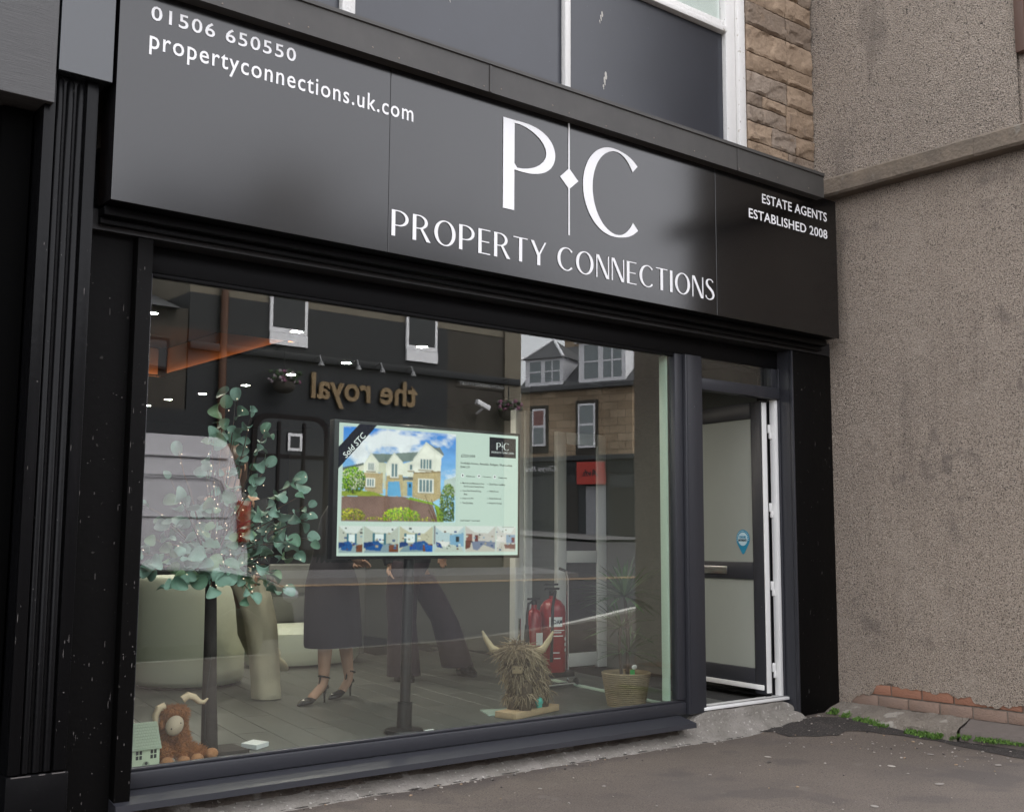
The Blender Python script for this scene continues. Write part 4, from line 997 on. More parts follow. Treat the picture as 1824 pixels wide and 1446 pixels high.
def face(parent, head, fwd, hairmat, longhair=True):
    h, f = Vector(head), Vector(fwd).normalized(); r = Vector((-f.y, f.x, 0))
    rot = Matrix((( r.x, f.x, 0), (r.y, f.y, 0), (0, 0, 1))).to_4x4()
    m = MB().ball(h-f*.018+Vector((0, 0, .035)), .108, 18, (.92, 1, 1.05), rot)
    if longhair: m.loft([((h-f*.05).x, (h-f*.05).y, h.z-.24, .07, .05), ((h-f*.055).x, (h-f*.055).y, h.z-.1, .10, .07), ((h-f*.03).x, (h-f*.03).y, h.z+.04, .105, .09)], 16)
    m.build("hair", hairmat, parent, True)
    e = MB()
    for s in (-1, 1): e.ball(h+f*.083+r*s*.032+Vector((0, 0, -.01)), .010, 8)
    e.build("eyes", M['shoe'], parent, True)
    MB().ball(h+f*.098+Vector((0, 0, -.035)), .014, 8, (.8, 1, 1.5)).ball(h+f*.082+Vector((0, 0, -.072)), .016, 8, (1.3, .5, .35)).ball(h+r*.088+Vector((0, 0, -.02)), .022, 8, (.4, .7, 1.2)).ball(h-r*.088+Vector((0, 0, -.02)), .022, 8, (.4, .7, 1.2)).build("face", M['skin'], parent, True)

# person in beige trousers beside the desk
p1 = thing("person", "person in beige wide leg trousers standing beside the round desk", "person", (3.62, 7.1, FZ))
J = dict(pelvis=(3.46, 7.2, 1.02), waist=(3.43, 7.2, 1.14), chest=(3.39, 7.2, 1.38), neckb=(3.37, 7.2, 1.55), neck=(3.37, 7.19, 1.60), jaw=(3.36, 7.17, 1.67), head=(3.36, 7.18, 1.74), crown=(3.36, 7.19, 1.80),
         shl=(3.22, 7.24, 1.50), shr=(3.55, 7.16, 1.50), ell=(3.22, 7.34, 1.26), elr=(3.60, 7.12, 1.24), wrl=(3.36, 7.36, 1.09), wrr=(3.55, 7.05, 1.06), hal=(3.43, 7.36, 1.04), har=(3.50, 7.04, .99),
         hil=(3.50, 7.26, .95), hir=(3.48, 7.16, .95), knl=(3.66, 7.44, .60), knr=(3.56, 7.12, .60), cal=(3.80, 7.62, .50), car=(3.60, 7.12, .45), anl=(4.02, 7.78, .36), anr=(3.63, 7.12, .27), tol=(4.14, 7.86, .29), tor=(3.625, 7.07, .215))
body(p1, J, M['skin']); face(p1, J['head'], (-.6, -.8, 0), M['hairb'])
SECS = [(3.635, 7.10, .176, .100, .095), (3.632, 7.10, .20, .101, .096), (3.628, 7.11, .30, .099, .092), (3.612, 7.115, .45, .100, .090), (3.582, 7.12, .66, .110, .092), (3.54, 7.14, .84, .120, .10), (3.495, 7.17, .96, .135, .11), (3.455, 7.2, 1.04, .148, .12), (3.43, 7.2, 1.10, .14, .11)]
dense = []
for s0, s1 in zip(SECS, SECS[1:]):
    for k in range(5): dense.append(tuple(a_+(b_-a_)*k/5 for a_, b_ in zip(s0, s1)))
dense.append(SECS[-1]); rg = []
for x, y, z, rx, ry in dense:
    ring = []
    for i in range(36):
        t = 2*PI*i/36; f = 1+.055*math.sin(5*t+4*z+1.5*noise.noise(Vector((0, 0, z*3))))*(1-abs(z-.5)*.8)+.05*noise.noise(Vector((math.cos(t)*1.6, math.sin(t)*1.6, z*7)))
        ring.append(Vector((x+rx*f*math.cos(t), y+ry*f*math.sin(t), z)))
    rg.append(ring)
m = MB().rings(rg)
m.tube([(3.53, 7.24, 1.0), (3.60, 7.34, .80), (3.66, 7.43, .60), (3.80, 7.60, .46), (3.96, 7.74, .38)], [.09, .095, .09, .085, .10], 16)
o = m.build("trousers", M['beige'], p1, True, 1.2)
MB().loft([(3.45, 7.2, 1.06, .15, .12), (3.42, 7.2, 1.2, .14, .115), (3.39, 7.2, 1.38, .17, .125), (3.38, 7.2, 1.49, .175, .11), (3.37, 7.2, 1.56, .075, .07)], 20).tube([J['shl'], J['ell'], J['wrl']], [.066, .056, .045], 12).tube([J['shr'], J['elr'], J['wrr']], [.066, .056, .045], 12).build("top", M['dtop'], p1, True, 1.2)
for s in ('l', 'r'): fingers(p1, J['wr'+s], J['ha'+s], (.3, .9, 0), M['skin'])
MB().loft([(3.63, 7.11, FZ, .042, .085), (3.63, 7.10, FZ+.03, .043, .09), (3.63, 7.12, FZ+.075, .04, .05)], 16).build("shoe", M['cream'], p1, True)
MB().tube([(3.97, 7.75, .375), (4.06, 7.81, .335), (4.14, 7.86, .29), (4.20, 7.90, .26)], [.038, .043, .04, .02], 12).build("shoe", M['cream'], p1, True)

# person in a plum pencil skirt and heels
def heel(parent, hx, hy, ang):
    c, s = math.cos(ang), math.sin(ang); T_ = lambda u, v, z: (hx+u*c-v*s, hy+u*s+v*c, FZ+z)     # u runs from heel to toe
    m = MB(); rg = []
    for u, wd, z0, z1 in ((-.02, .018, .085, .115), (.0, .028, .085, .125), (.05, .030, .07, .105), (.10, .033, .03, .062), (.15, .038, .004, .05), (.20, .034, .002, .045), (.235, .018, .002, .032), (.255, .005, .004, .016)):
        rg.append([Vector(T_(u, wd*math.cos(2*PI*i/12), (z0+z1)/2+(z1-z0)/2*math.sin(2*PI*i/12))) for i in range(12)])
    m.rings(rg); m.tube([T_(0, 0, .095), T_(.004, 0, .05), T_(.002, 0, .0)], [.014, .007, .0055], 8)
    m.build("shoe", M['shoe'], parent, True)
    MB().tube([T_(.02, .0+.036*math.cos(a), .165+.006*math.sin(a)) if False else T_(.012+.036*math.sin(a), .036*math.cos(a), .165+.010*math.sin(a)) for a in [2*PI*i/16 for i in range(17)]], .006, 6).tube([T_(.045, .0, .172), T_(.06, 0, .11)], .006, 6).build("ankle_strap", M['shoe'], parent, True)
p2 = thing("person", "person in a dark plum pencil skirt and black strappy high heels", "person", (3.95, 6.7, FZ))
J = dict(pelvis=(3.97, 6.86, 1.00), waist=(3.97, 6.86, 1.14), chest=(4.04, 6.87, 1.36), neckb=(4.10, 6.87, 1.54), neck=(4.115, 6.87, 1.60), jaw=(4.12, 6.86, 1.67), head=(4.13, 6.87, 1.74), crown=(4.135, 6.88, 1.80),
         shl=(4.25, 6.94, 1.48), shr=(3.97, 6.80, 1.48), ell=(4.28, 6.93, 1.22), elr=(3.96, 6.73, 1.24), wrl=(4.20, 6.84, 1.08), wrr=(4.02, 6.66, 1.12), hal=(4.14, 6.80, 1.05), har=(4.08, 6.64, 1.09),
         hil=(4.05, 6.90, .94), hir=(3.90, 6.80, .94), knl=(4.09, 6.89, .62), knr=(3.87, 6.74, .62), cal=(4.12, 6.90, .50), car=(3.865, 6.74, .49), anl=(4.147, 6.893, .285), anr=(3.843, 6.71, .285), tol=(4.05, 6.84, .20), tor=(3.72, 6.67, .20))
body(p2, J, M['skin']); face(p2, J['head'], (-.8, -.6, 0), M['hair'])
MB().loft([(3.965, 6.80, .52, .205, .155), (3.966, 6.81, .54, .208, .158), (3.967, 6.83, .75, .20, .165), (3.97, 6.85, .94, .188, .155), (3.97, 6.86, 1.06, .155, .125), (3.97, 6.86, 1.12, .14, .11)], 24).build("skirt", M['skirt'], p2, True, 1.2)
MB().loft([(3.97, 6.86, 1.08, .15, .12), (4.0, 6.86, 1.22, .145, .115), (4.05, 6.87, 1.38, .16, .12), (4.10, 6.87, 1.47, .155, .105), (4.10, 6.87, 1.54, .075, .07)], 20).tube([J['shl'], J['ell'], J['wrl']], [.064, .052, .04], 12).tube([J['shr'], J['elr'], J['wrr']], [.064, .052, .04], 12).build("top", M['dtop'], p2, True, 1.2)
for s in ('l', 'r'): fingers(p2, J['wr'+s], J['ha'+s], (.5, -.8, 0), M['skin'])
heel(p2, 3.862, 6.722, rad(198)); heel(p2, 4.165, 6.90, rad(205))

# person walking in dark wide trousers, behind the screen
p3 = thing("person", "person walking in dark plum wide trousers with one hand below the screen", "person", (5.1, 7.4, FZ))
J = dict(pelvis=(5.00, 7.42, 1.00), waist=(5.01, 7.42, 1.14), chest=(5.03, 7.42, 1.38), neckb=(5.03, 7.42, 1.56), neck=(5.03, 7.41, 1.62), jaw=(5.04, 7.40, 1.69), head=(5.04, 7.41, 1.76), crown=(5.04, 7.42, 1.82),
         shl=(5.19, 7.36, 1.50), shr=(4.86, 7.50, 1.50), ell=(5.28, 7.34, 1.30), elr=(4.80, 7.52, 1.24), wrl=(5.235, 7.30, 1.135), wrr=(4.83, 7.46, 1.05), hal=(5.20, 7.28, 1.07), har=(4.84, 7.44, .98),
         hil=(5.09, 7.40, .94), hir=(4.93, 7.46, .94), knl=(5.30, 7.40, .62), knr=(4.93, 7.44, .60), cal=(5.37, 7.42, .48), car=(4.945, 7.44, .46), anl=(5.45, 7.44, .27), anr=(4.95, 7.44, .255), tol=(5.48, 7.34, .20), tor=(4.87, 7.34, .20))
body(p3, J, M['skin']); face(p3, J['head'], (.5, -.85, 0), M['hair'])
m = MB().loft([(4.935, 7.40, .205, .135, .12), (4.94, 7.42, .35, .128, .115), (4.93, 7.43, .60, .112, .11), (4.93, 7.44, .80, .125, .12), (4.96, 7.44, .93, .15, .13), (4.99, 7.42, 1.05, .165, .13), (5.0, 7.42, 1.10, .15, .115)], 20)
m.loft([(5.46, 7.42, .235, .135, .12), (5.42, 7.42, .36, .125, .115), (5.32, 7.41, .60, .112, .11), (5.18, 7.41, .80, .122, .12), (5.06, 7.42, .97, .13, .12)], 20)
m.build("trousers", M['plum'], p3, True, 1.2)
MB().loft([(5.0, 7.42, 1.06, .165, .13), (5.02, 7.42, 1.22, .15, .12), (5.03, 7.42, 1.38, .18, .13), (5.03, 7.42, 1.50, .185, .11), (5.03, 7.42, 1.57, .075, .07)], 20).tube([J['shl'], J['ell'], J['wrl']], [.068, .056, .045], 12).tube([J['shr'], J['elr'], J['wrr']], [.068, .056, .045], 12).build("jacket", M['dtop'], p3, True, 1.2)
MB().tube([(5.236, 7.302, 1.145), (5.228, 7.297, 1.118)], [.047, .049], 12).build("cuff", M['white'], p3, True)
for s in ('l', 'r'): fingers(p3, J['wr'+s], J['ha'+s], (.9, .3, 0), M['skin'])
for x, y in ((4.90, 7.34), (5.49, 7.34)): MB().loft([(x, y, FZ, .05, .12), (x, y, FZ+.035, .052, .125), (x+.01, y+.04, FZ+.09, .042, .06)], 16).build("shoe", M['shoe'], p3, True)

# ================================================================== screen on its post
M['bezel'] = pm("black_bezel", (.008, .008, .009), .35)
tvs = thing("screen_stand", "black floor post with a round foot holding the window screen", "stand", (3.62, 5.42, FZ))
MB().tube([(3.625, 5.42, .30), (3.64, 5.42, 1.30)], .030, 20).build("post", M['bezel'], tvs, True)
MB().tube([(3.622, 5.42, .19), (3.626, 5.42, .34)], .042, 20).build("collar", M['bezel'], tvs, True)
MB().lathe([(.11, FZ+.001), (.112, FZ+.008), (.105, FZ+.022), (.05, FZ+.03)], 32, (3.622, 5.42, 0)).build("foot", M['bezel'], tvs, True)
box("cable_clip", M['upvc'], tvs, 3.70, 3.76, 5.32, 5.34, FZ+.001, FZ+.02, bev=.003)
tv = thing("display_screen", "lit landscape screen showing a house for sale in the window", "screen", (3.73, 5.34, 1.14))
X0, X1, Z0, Z1, TY = 3.112, 4.362, 1.152, 1.869, 5.33
box("casing", M['bezel'], tv, 3.084, 4.380, TY+.003, TY+.055, 1.134, 1.886, bev=.004)
box("bracket", M['bezel'], tv, 3.5, 3.8, TY+.055, TY+.085, 1.28, 1.6)
W_, H_ = 400, 230
img = np.zeros((H_, W_, 3)); yy, xx = np.mgrid[0:H_, 0:W_]; uu, vv = (xx+.5)/W_, (yy+.5)/H_
C_ = lambda r, g, b: np.array(s2l(r, g, b))
def poly(pts, col, noise_=0):
    ins = np.zeros((H_, W_), bool); n_ = len(pts); j = n_-1
    for i in range(n_):
        xi, yi = pts[i]; xj, yj = pts[j]
        if yi != yj: ins ^= ((yi > vv) != (yj > vv)) & (uu < (xj-xi)*(vv-yi)/(yj-yi)+xi)
        j = i
    c = C_(*col)
    if noise_: img[ins] = np.clip(c*(1+noise_*(rng.random((ins.sum(), 1))-.5)*2), 0, 1)
    else: img[ins] = c
rng = np.random.default_rng(4)
def R4(u0, v0, u1, v1, col, n_=0): poly([(u0, v0), (u1, v0), (u1, v1), (u0, v1)], col, n_)
def fbm(sx, sy, seed):
    a = np.zeros((H_, W_))
    r_ = np.random.default_rng(seed)
    for o_ in range(5):
        k = 2**o_; g_ = r_.random((int(sy*k)+3, int(sx*k)+3)); fx, fy = uu*sx*k, vv*sy*k; ix, iy = fx.astype(int), fy.astype(int); tx, ty = fx-ix, fy-iy
        tx = tx*tx*(3-2*tx); ty = ty*ty*(3-2*ty)
        a += ((g_[iy, ix]*(1-tx)+g_[iy, ix+1]*tx)*(1-ty)+(g_[iy+1, ix]*(1-tx)+g_[iy+1, ix+1]*tx)*ty)/k
    return a/1.94
img[:] = C_(205, 224, 214)
skyc = C_(40, 130, 225)[None, None]*(1-vv[..., None]/.45)+C_(150, 205, 245)[None, None]*(vv[..., None]/.45)
cl = np.clip((fbm(9, 9, 9)-.56+.22*np.exp(-((uu-.36)/.14)**2-((vv-.12)/.10)**2)+.1*np.exp(-((uu-.59)/.05)**2-((vv-.12)/.1)**2))*6, 0, 1)[..., None]
skyi = skyc*(1-cl)+C_(240, 245, 250)[None, None]*cl
pm_ = (uu > .022) & (uu < .624) & (vv > .028) & (vv < .735); img[pm_] = skyi[pm_]
poly([(0.022, .362), (.024, .337), (.128, .295), (.128, .312)], (95, 105, 100)); poly([(.024, .493), (.022, .362), (.128, .312), (.13, .487)], (220, 220, 200))
poly([(.56, .40), (.624, .37), (.624, .52), (.56, .52)], (190, 205, 200), .15)
poly([(.166, .22), (.274, .219), (.285, .209), (.413, .188), (.391, .26), (.326, .274), (.206, .288)], (125, 140, 135), .12)
poly([(.206, .288), (.243, .285), (.243, .48), (.23, .498), (.227, .367), (.203, .364)], (215, 218, 195))
poly([(.128, .303), (.165, .221), (.206, .288), (.203, .37), (.129, .37)], (238, 240, 222)); poly([(.129, .37), (.227, .367), (.229, .527), (.204, .526), (.136, .503)], (190, 170, 130), .2)
poly([(.332, .286), (.388, .26), (.389, .389), (.334, .389)], (240, 242, 225)); poly([(.334, .41), (.387, .409), (.387, .536), (.336, .539)], (200, 190, 150), .1)
poly([(.243, .294), (.284, .209), (.332, .278), (.333, .372), (.244, .387)], (242, 243, 228)); poly([(.244, .387), (.333, .372), (.336, .543), (.243, .539)], (195, 178, 135), .2)
poly([(.388, .247), (.457, .123), (.544, .22), (.539, .335), (.389, .355)], (244, 245, 232)); poly([(.389, .355), (.539, .335), (.542, .541), (.497, .582), (.386, .544)], (192, 174, 132), .22)
poly([(.389, .350), (.540, .330), (.540, .342), (.389, .362)], (150, 130, 95))
for e in ([(.128, .303), (.165, .214), (.208, .288), (.203, .294), (.165, .230), (.131, .31)], [(.243, .296), (.284, .202), (.334, .278), (.328, .284), (.284, .220), (.247, .303)], [(.384, .252), (.457, .104), (.556, .205), (.545, .222), (.457, .127), (.391, .258)]): poly(e, (225, 228, 215))
poly([(.457, .104), (.509, .146), (.534, .14), (.559, .197), (.552, .205)], (120, 130, 128))
poly([(.331, .393), (.389, .385), (.387, .411), (.333, .416)], (110, 115, 112)); poly([(.256, .433), (.314, .424), (.325, .542), (.252, .539)], (105, 175, 220)); poly([(.356, .426), (.386, .424), (.386, .533), (.358, .533)], (90, 165, 215)); R4(.366, .44, .378, .47, (60, 90, 110))
for (u0, v0, u1, v1, nx) in ((.151, .296, .181, .348, 3), (.146, .416, .182, .470, 3), (.271, .292, .304, .391, 2), (.367, .29, .386, .331, 1), (.425, .243, .489, .317, 4), (.42, .405, .496, .499, 4)):
    R4(u0-.006, v0-.008, u1+.006, v1+.01, (235, 235, 225)); 
    for k in range(nx): R4(u0+(u1-u0)*k/nx+.0025, v0, u0+(u1-u0)*(k+1)/nx-.0025, v1, (110, 135, 140), .2)
    R4(u0-.01, v1+.008, u1+.01, v1+.016, (150, 135, 105))
poly([(.019, .551), (.016, .514), (.092, .502), (.181, .513), (.243, .543)], (150, 165, 60), .2)
gd = fbm(30, 30, 3); dm = np.zeros((H_, W_), bool)
poly([(.019, .555), (.243, .541), (.342, .543), (.497, .595), (.529, .735), (.015, .739)], (135, 108, 98), .16)
poly([(.353, .559), (.377, .545), (.497, .582), (.558, .637), (.56, .735), (.525, .735), (.509, .604)], (140, 175, 45), .22)
def foliage(cu, cv, ru, rv, cols, n_, lo=.004):
    for _ in range(n_):
        a = rng.random()*6.283; r = rng.random()**.5; u, v = cu+ru*r*math.cos(a), cv+rv*r*math.sin(a)
        if not (.022 < u < .618 and .04 < v < .728): continue
        c = cols[rng.integers(len(cols))]; s = lo*(.5+.8*rng.random()); t_ = .45+.75*np.clip(.5-(v-cv)/(2*rv)-(u-cu)/(5*ru)+.35*(rng.random()-.5), 0, 1); R4(u-s*.6, v-s, u+s*.6, v+s*1.2, tuple(min(255, int(q*t_**.6)) for q in c))
gr = [(60, 120, 25), (110, 165, 30), (165, 200, 50), (45, 90, 25), (140, 185, 45)]
foliage(.077, .43, .062, .10, gr, 900); R4(.073, .49, .078, .535, (70, 60, 40)); foliage(.03, .49, .03, .03, gr, 60)
foliage(.585, .60, .05, .17, [(50, 80, 30), (95, 130, 55), (140, 160, 75), (40, 60, 25), (120, 145, 60)], 1300); foliage(.60, .69, .07, .06, [(45, 75, 25), (90, 125, 45)], 160)
yl = [(150, 165, 40), (200, 200, 60), (110, 130, 30), (170, 150, 60), (90, 110, 35)]
foliage(.07, .70, .07, .06, yl, 600); foliage(.33, .70, .10, .075, [(150, 200, 45), (205, 215, 70), (110, 160, 35)], 800); foliage(.2, .73, .06, .03, yl, 90); foliage(.46, .73, .05, .03, yl, 90)
for a, b in (((.455, .53), (.52, .735)), ((.49, .56), (.545, .735)), ((.475, .64), (.505, .735))):
    for k in range(60): q = k/60; u, v = a[0]+(b[0]-a[0])*q, a[1]+(b[1]-a[1])*q; R4(u-.0013, v-.003, u+.0013, v+.003, (85, 70, 40))
mk = ~((uu > .019) & (uu < .624) & (vv > .028) & (vv < .737)) & (vv < .9) & (vv > .02) & (uu < .65); img[mk] = C_(205, 224, 214)
# six room pictures
TH = [(.010, .130), (.136, .316), (.319, .499), (.505, .679), (.686, .862), (.868, .986)]
for k, (a, b) in enumerate(TH):
    rr_ = np.random.default_rng(40+k)
    v0, v1 = .775-.016*k/5, .973-.004*k/5; w_ = b-a; U = lambda q: a+w_*q; V = lambda q: v0+(v1-v0)*q
    R4(a, v0, b, v1, [(196, 200, 188), (190, 196, 184), (200, 196, 170), (190, 210, 215), (205, 200, 195), (215, 212, 208)][k], .05)
    poly([(U(0), V(0)), (U(1), V(0)), (U(.75), V(.28)), (U(.3), V(.25))], (226, 232, 228)); poly([(U(0), V(1)), (U(1), V(1)), (U(.8), V(.66)), (U(.2), V(.66))], [(150, 170, 175), (140, 160, 170), (130, 155, 165), (195, 205, 195), (200, 195, 185), (205, 200, 190)][k], .06)
    if k < 3:
        q0 = (.1, .05, .42)[k]; R4(U(.42-.1*k), V(.32), U(.66-.1*k), V(.62), (235, 245, 245)); R4(U(.34-.1*k), V(.28), U(.42-.1*k), V(.7), (70, 120, 135)); R4(U(.66-.1*k), V(.28), U(.74-.1*k), V(.7), (70, 120, 135))
        poly([(U(q0), V(.62)), (U(q0+.33), V(.56)), (U(q0+.5), V(.72)), (U(q0+.42), V(.95)), (U(q0), V(.9))], (25, 85, 150), .3); poly([(U(.0), V(.62)), (U(.2), V(.6)), (U(.3), V(.72)), (U(.0), V(.85))], (20, 60, 120), .3)
        poly([(U(.72), V(.72)), (U(1), V(.68)), (U(1), V(.98)), (U(.72), V(.98))], (120, 70, 45), .2)
        if k == 2: poly([(U(.75), V(.7)), (U(1), V(.75)), (U(1), V(1)), (U(.8), V(1))], (20, 95, 180), .3); poly([(U(.3), V(.7)), (U(.5), V(.68)), (U(.52), V(.9)), (U(.32), V(.92))], (25, 80, 160), .3)
    if k == 3: poly([(U(.52), V(.35)), (U(.98), V(.28)), (U(.98), V(.8)), (U(.52), V(.7))], (130, 175, 205)); R4(U(.72), V(.40), U(.84), V(.62), (50, 60, 65)); poly([(U(.1), V(.58)), (U(.55), V(.62)), (U(.4), V(.8)), (U(.15), V(.76))], (235, 235, 230)); poly([(U(.08), V(.6)), (U(.22), V(.66)), (U(.3), V(.86)), (U(.1), V(.8))], (30, 70, 140)); R4(U(0), V(.0), U(.06), V(.7), (150, 150, 150))
    if k == 4: poly([(U(.2), V(.6)), (U(.55), V(.58)), (U(1), V(.62)), (U(.98), V(.9)), (U(.6), V(.72)), (U(.4), V(.95)), (U(.25), V(.9))], (125, 135, 160)); R4(U(.02), V(.3), U(.22), V(.6), (140, 90, 80), .3); R4(U(.3), V(.35), U(.42), V(.6), (110, 55, 60)); poly([(U(0), V(.55)), (U(.2), V(.55)), (U(.15), V(.85)), (U(0), V(.9))], (110, 65, 55), .3)
    if k == 5: R4(U(.5), V(.35), U(.98), V(.68), (140, 165, 190)); R4(U(.78), V(.45), U(.95), V(.65), (120, 60, 60)); poly([(U(.4), V(.72)), (U(1), V(.7)), (U(1), V(.9)), (U(.45), V(.88))], (120, 80, 75), .25); R4(U(.05), V(.4), U(.4), V(.6), (235, 230, 225)); R4(U(.3), V(.03), U(.9), V(.06), (120, 120, 120))
for k, (a, b) in enumerate(TH):
    rr_ = np.random.default_rng(60+k); pal = [(60, 90, 130), (30, 70, 140), (110, 75, 55), (235, 238, 232), (90, 95, 95), (170, 160, 140), (60, 60, 65), (120, 165, 190)]
    for _ in range(16):
        u = a+(b-a)*rr_.uniform(.02, .95); v = .775+.198*rr_.beta(2.2, 2.0)*.97; s = rr_.uniform(.002, .007); poly([(u-s, v-s*1.1), (u+s, v-s*1.2), (min(b, u+s*1.2), v+s), (u-s, v+s*.9)], pal[rr_.integers(8)], .2)
lum = (.80+.40*fbm(22, 14, 77))[..., None]; pz = ((uu > .022) & (uu < .624) & (vv > .14) & (vv < .735))[..., None]; img = np.where(pz, img*lum, img)
jt = (((np.floor(vv*140)+np.floor(uu*150+np.floor(vv*140)*.5)) % 2)*.16+.9)[..., None]; dz = ((img[..., 0] > img[..., 2]*1.25) & (img[..., 0] > img[..., 1]*1.12) & (img[..., 0] < .45) & (uu < .54) & (vv > .53) & (vv < .735))[..., None]; img = np.where(dz, img*jt*(.75+.6*fbm(6, 4, 5)[..., None]), img)
bl = img.copy(); bl[1:-1, 1:-1] = (img[1:-1, 1:-1]*4+img[:-2, 1:-1]+img[2:, 1:-1]+img[1:-1, :-2]+img[1:-1, 2:])/8; img = bl; bl = img.copy(); bl[1:-1, 1:-1] = (img[1:-1, 1:-1]*4+img[:-2, 1:-1]+img[2:, 1:-1]+img[1:-1, :-2]+img[1:-1, 2:])/8; img = np.clip(bl, 0, 1)
poly([(.108, -.01), (.200, -.01), (-.01, .368), (-.01, .205)], (28, 30, 42)); R4(.822, .028, .986, .191, (24, 28, 38))
# vertex grid with the picture as colours
gv = []; gc = []
for j in range(H_):
    for i in range(W_): gv.append((X0+(X1-X0)*i/(W_-1), TY, Z1-(Z1-Z0)*j/(H_-1)))
fc = np.arange(H_*W_).reshape(H_, W_); fc = np.stack([fc[:-1, :-1], fc[1:, :-1], fc[1:, 1:], fc[:-1, 1:]], -1).reshape(-1, 4)
me = bpy.data.meshes.new("screen_picture"); me.from_pydata(gv, [], fc.tolist())
ca = me.color_attributes.new("picture", 'FLOAT_COLOR', 'POINT'); ca.data.foreach_set('color', np.concatenate([np.clip(img, 0, 1).reshape(-1, 3), np.ones((H_*W_, 1))], 1).astype(np.float32).ravel())
m_ = bpy.data.materials.new("lit_screen"); m_.use_nodes = True; n_ = m_.node_tree.nodes; n_.clear()
o_ = n_.new("ShaderNodeOutputMaterial"); e_ = n_.new("ShaderNodeEmission"); a_ = n_.new("ShaderNodeAttribute"); a_.attribute_name = "picture"; e_.inputs[1].default_value = .29
m_.node_tree.links.new(a_.outputs['Color'], e_.inputs[0]); m_.node_tree.links.new(e_.outputs[0], o_.inputs[0])
link("screen_picture", me, m_, tv)
M['ink'] = pm("screen_dark_text", (.02, .025, .03), .6); M['litwhite'] = emat("screen_white_text", (.85, .9, .9), .29)
tu = lambda u: X0+(X1-X0)*u; tz = lambda v: Z1-(Z1-Z0)*v
def tvtext(body, u0, u1, v0, v1, mat='ink', bold=0): link("screen_text", text_bm(body, tu(u0), tu(u1), tz(v1), tz(v0), TY-.0008, .0006, bold or .012, res=1), M[mat], tv)
tvtext("£320,000", .655, .738, .180, .211); tvtext("Southdale Avenue, Armadale, Bathgate, West Lothian", .653, .963, .243, .268); tvtext("EH48 2TP", .653, .707, .277, .294)
for c_, t0, t1, tx in ((.665, .686, .737, "4 Bedrooms"), (.761, .783, .835, "2 Receptions"), (.856, .878, .931, "3 Bathrooms")):
    tvtext(tx, t0, t1, .352, .366)
    MB().lathe([(.012, 0), (.012, .0006)], 20, (tu(c_), TY-.0012, tz(.355)), 'y').build("icon_disc", M['litwhite'], tv)
    MB().box(tu(c_)-.004, tu(c_)+.004, TY-.002, TY-.0014, tz(.355)-.004, tz(.355)+.002).poly([(tu(c_)-.006, TY-.002, tz(.355)+.002), (tu(c_)+.006, TY-.002, tz(.355)+.002), (tu(c_), TY-.002, tz(.355)+.007)], (0, .0005, 0)).build("icon", M['ink'], tv)
for u, v, tx, L_ in ((.653, .418, "Meticulously Maintained Four", .128), (.661, .444, "Bed Detached Family Home", .118), (.653, .480, "Open Plan Kitchen/Dining", .110), (.661, .505, "Area", .02), (.653, .541, "Living room WC", .066), (.653, .577, "Two En-Suites", .062),
                     (.812, .416, "Show Home Condition", .095), (.812, .477, "Utility Room", .055), (.812, .536, "Family Bathroom", .072), (.811, .574, "Integrated Garage", .078)):
    tvtext(tx, u+.012, u+.012+L_, v-.009, v+.009)
    if u in (.653, .812, .811): MB().lathe([(.0028, 0), (.0028, .0005)], 10, (tu(u+.003), TY-.001, tz(v)), 'y').build("bullet", M['ink'], tv)
tvtext("Council Tax Band F   Tenure freehold", .653, .768, .712, .726)
me = text_bm("Sold STC", -.088, .088, -.016, .018, 0, .0006, .01, res=2); me.transform(Matrix.Translation((tu(.077), TY-.001, tz(.165))) @ Matrix.Rotation(-rad(-46), 4, 'Y').inverted()); link("screen_text", me, M['litwhite'], tv)
g = big_P(); g.mesh(tu(.866), tu(.893), tz(.127), tz(.068), TY-.0008, .0004).build("screen_text", M['litwhite'], tv)
g = Glyphs(); g.stroke(path, ws); g.mesh(tu(.909), tu(.941), tz(.129), tz(.067), TY-.0008, .0004).build("screen_text", M['litwhite'], tv)
MB().box(tu(.9003), tu(.9017), TY-.0012, TY-.0008, tz(.135), tz(.058)).poly([(tu(.8965), TY-.0012, tz(.097)), (tu(.901), TY-.0012, tz(.106)), (tu(.9055), TY-.0012, tz(.097)), (tu(.901), TY-.0012, tz(.088))], (0, .0003, 0)).build("screen_text", M['litwhite'], tv)
gg = Glyphs(); gg.word("PROPERTY CONNECTIONS", .16); gg.mesh(tu(.836), tu(.973), tz(.157), tz(.142), TY-.0008, .0004).build("screen_text", M['litwhite'], tv)

# ================================================================== eucalyptus tree with fairy lights
M['bark'] = pm("dark_artificial_trunk", (.030, .022, .020), .8, var=.5, vs=12, bump=.5, bs=40)
M['leafs'] = [pm("eucalyptus_leaf", c, .55, var=.35, vs=14) for c in ((.19, .32, .25), (.25, .39, .32), (.13, .25, .165), (.21, .32, .18))]
M['twig'] = pm("brown_twig", (.055, .04, .03), .8)
tr = thing("eucalyptus_tree", "artificial eucalyptus tree with round grey green leaves in the window", "tree", (2.47, 5.42, FZ), local=True)
TX, TY_ = 2.47, 5.42
o = MB().box(-.05, .17, -.10, .10, 0, .035, bev=.006).build("base_plate", M['bark'], tr, True)
MB().tube([(.0, 0, .03), (-.01, 0, .3), (-.015, 0, .6), (-.02, .005, .85), (-.02, .005, .98)], [.042, .036, .031, .028, .022], 12).build("trunk", M['bark'], tr, True)
rt = random.Random(21)
tips = []; top = Vector((-.02, .005, .92))
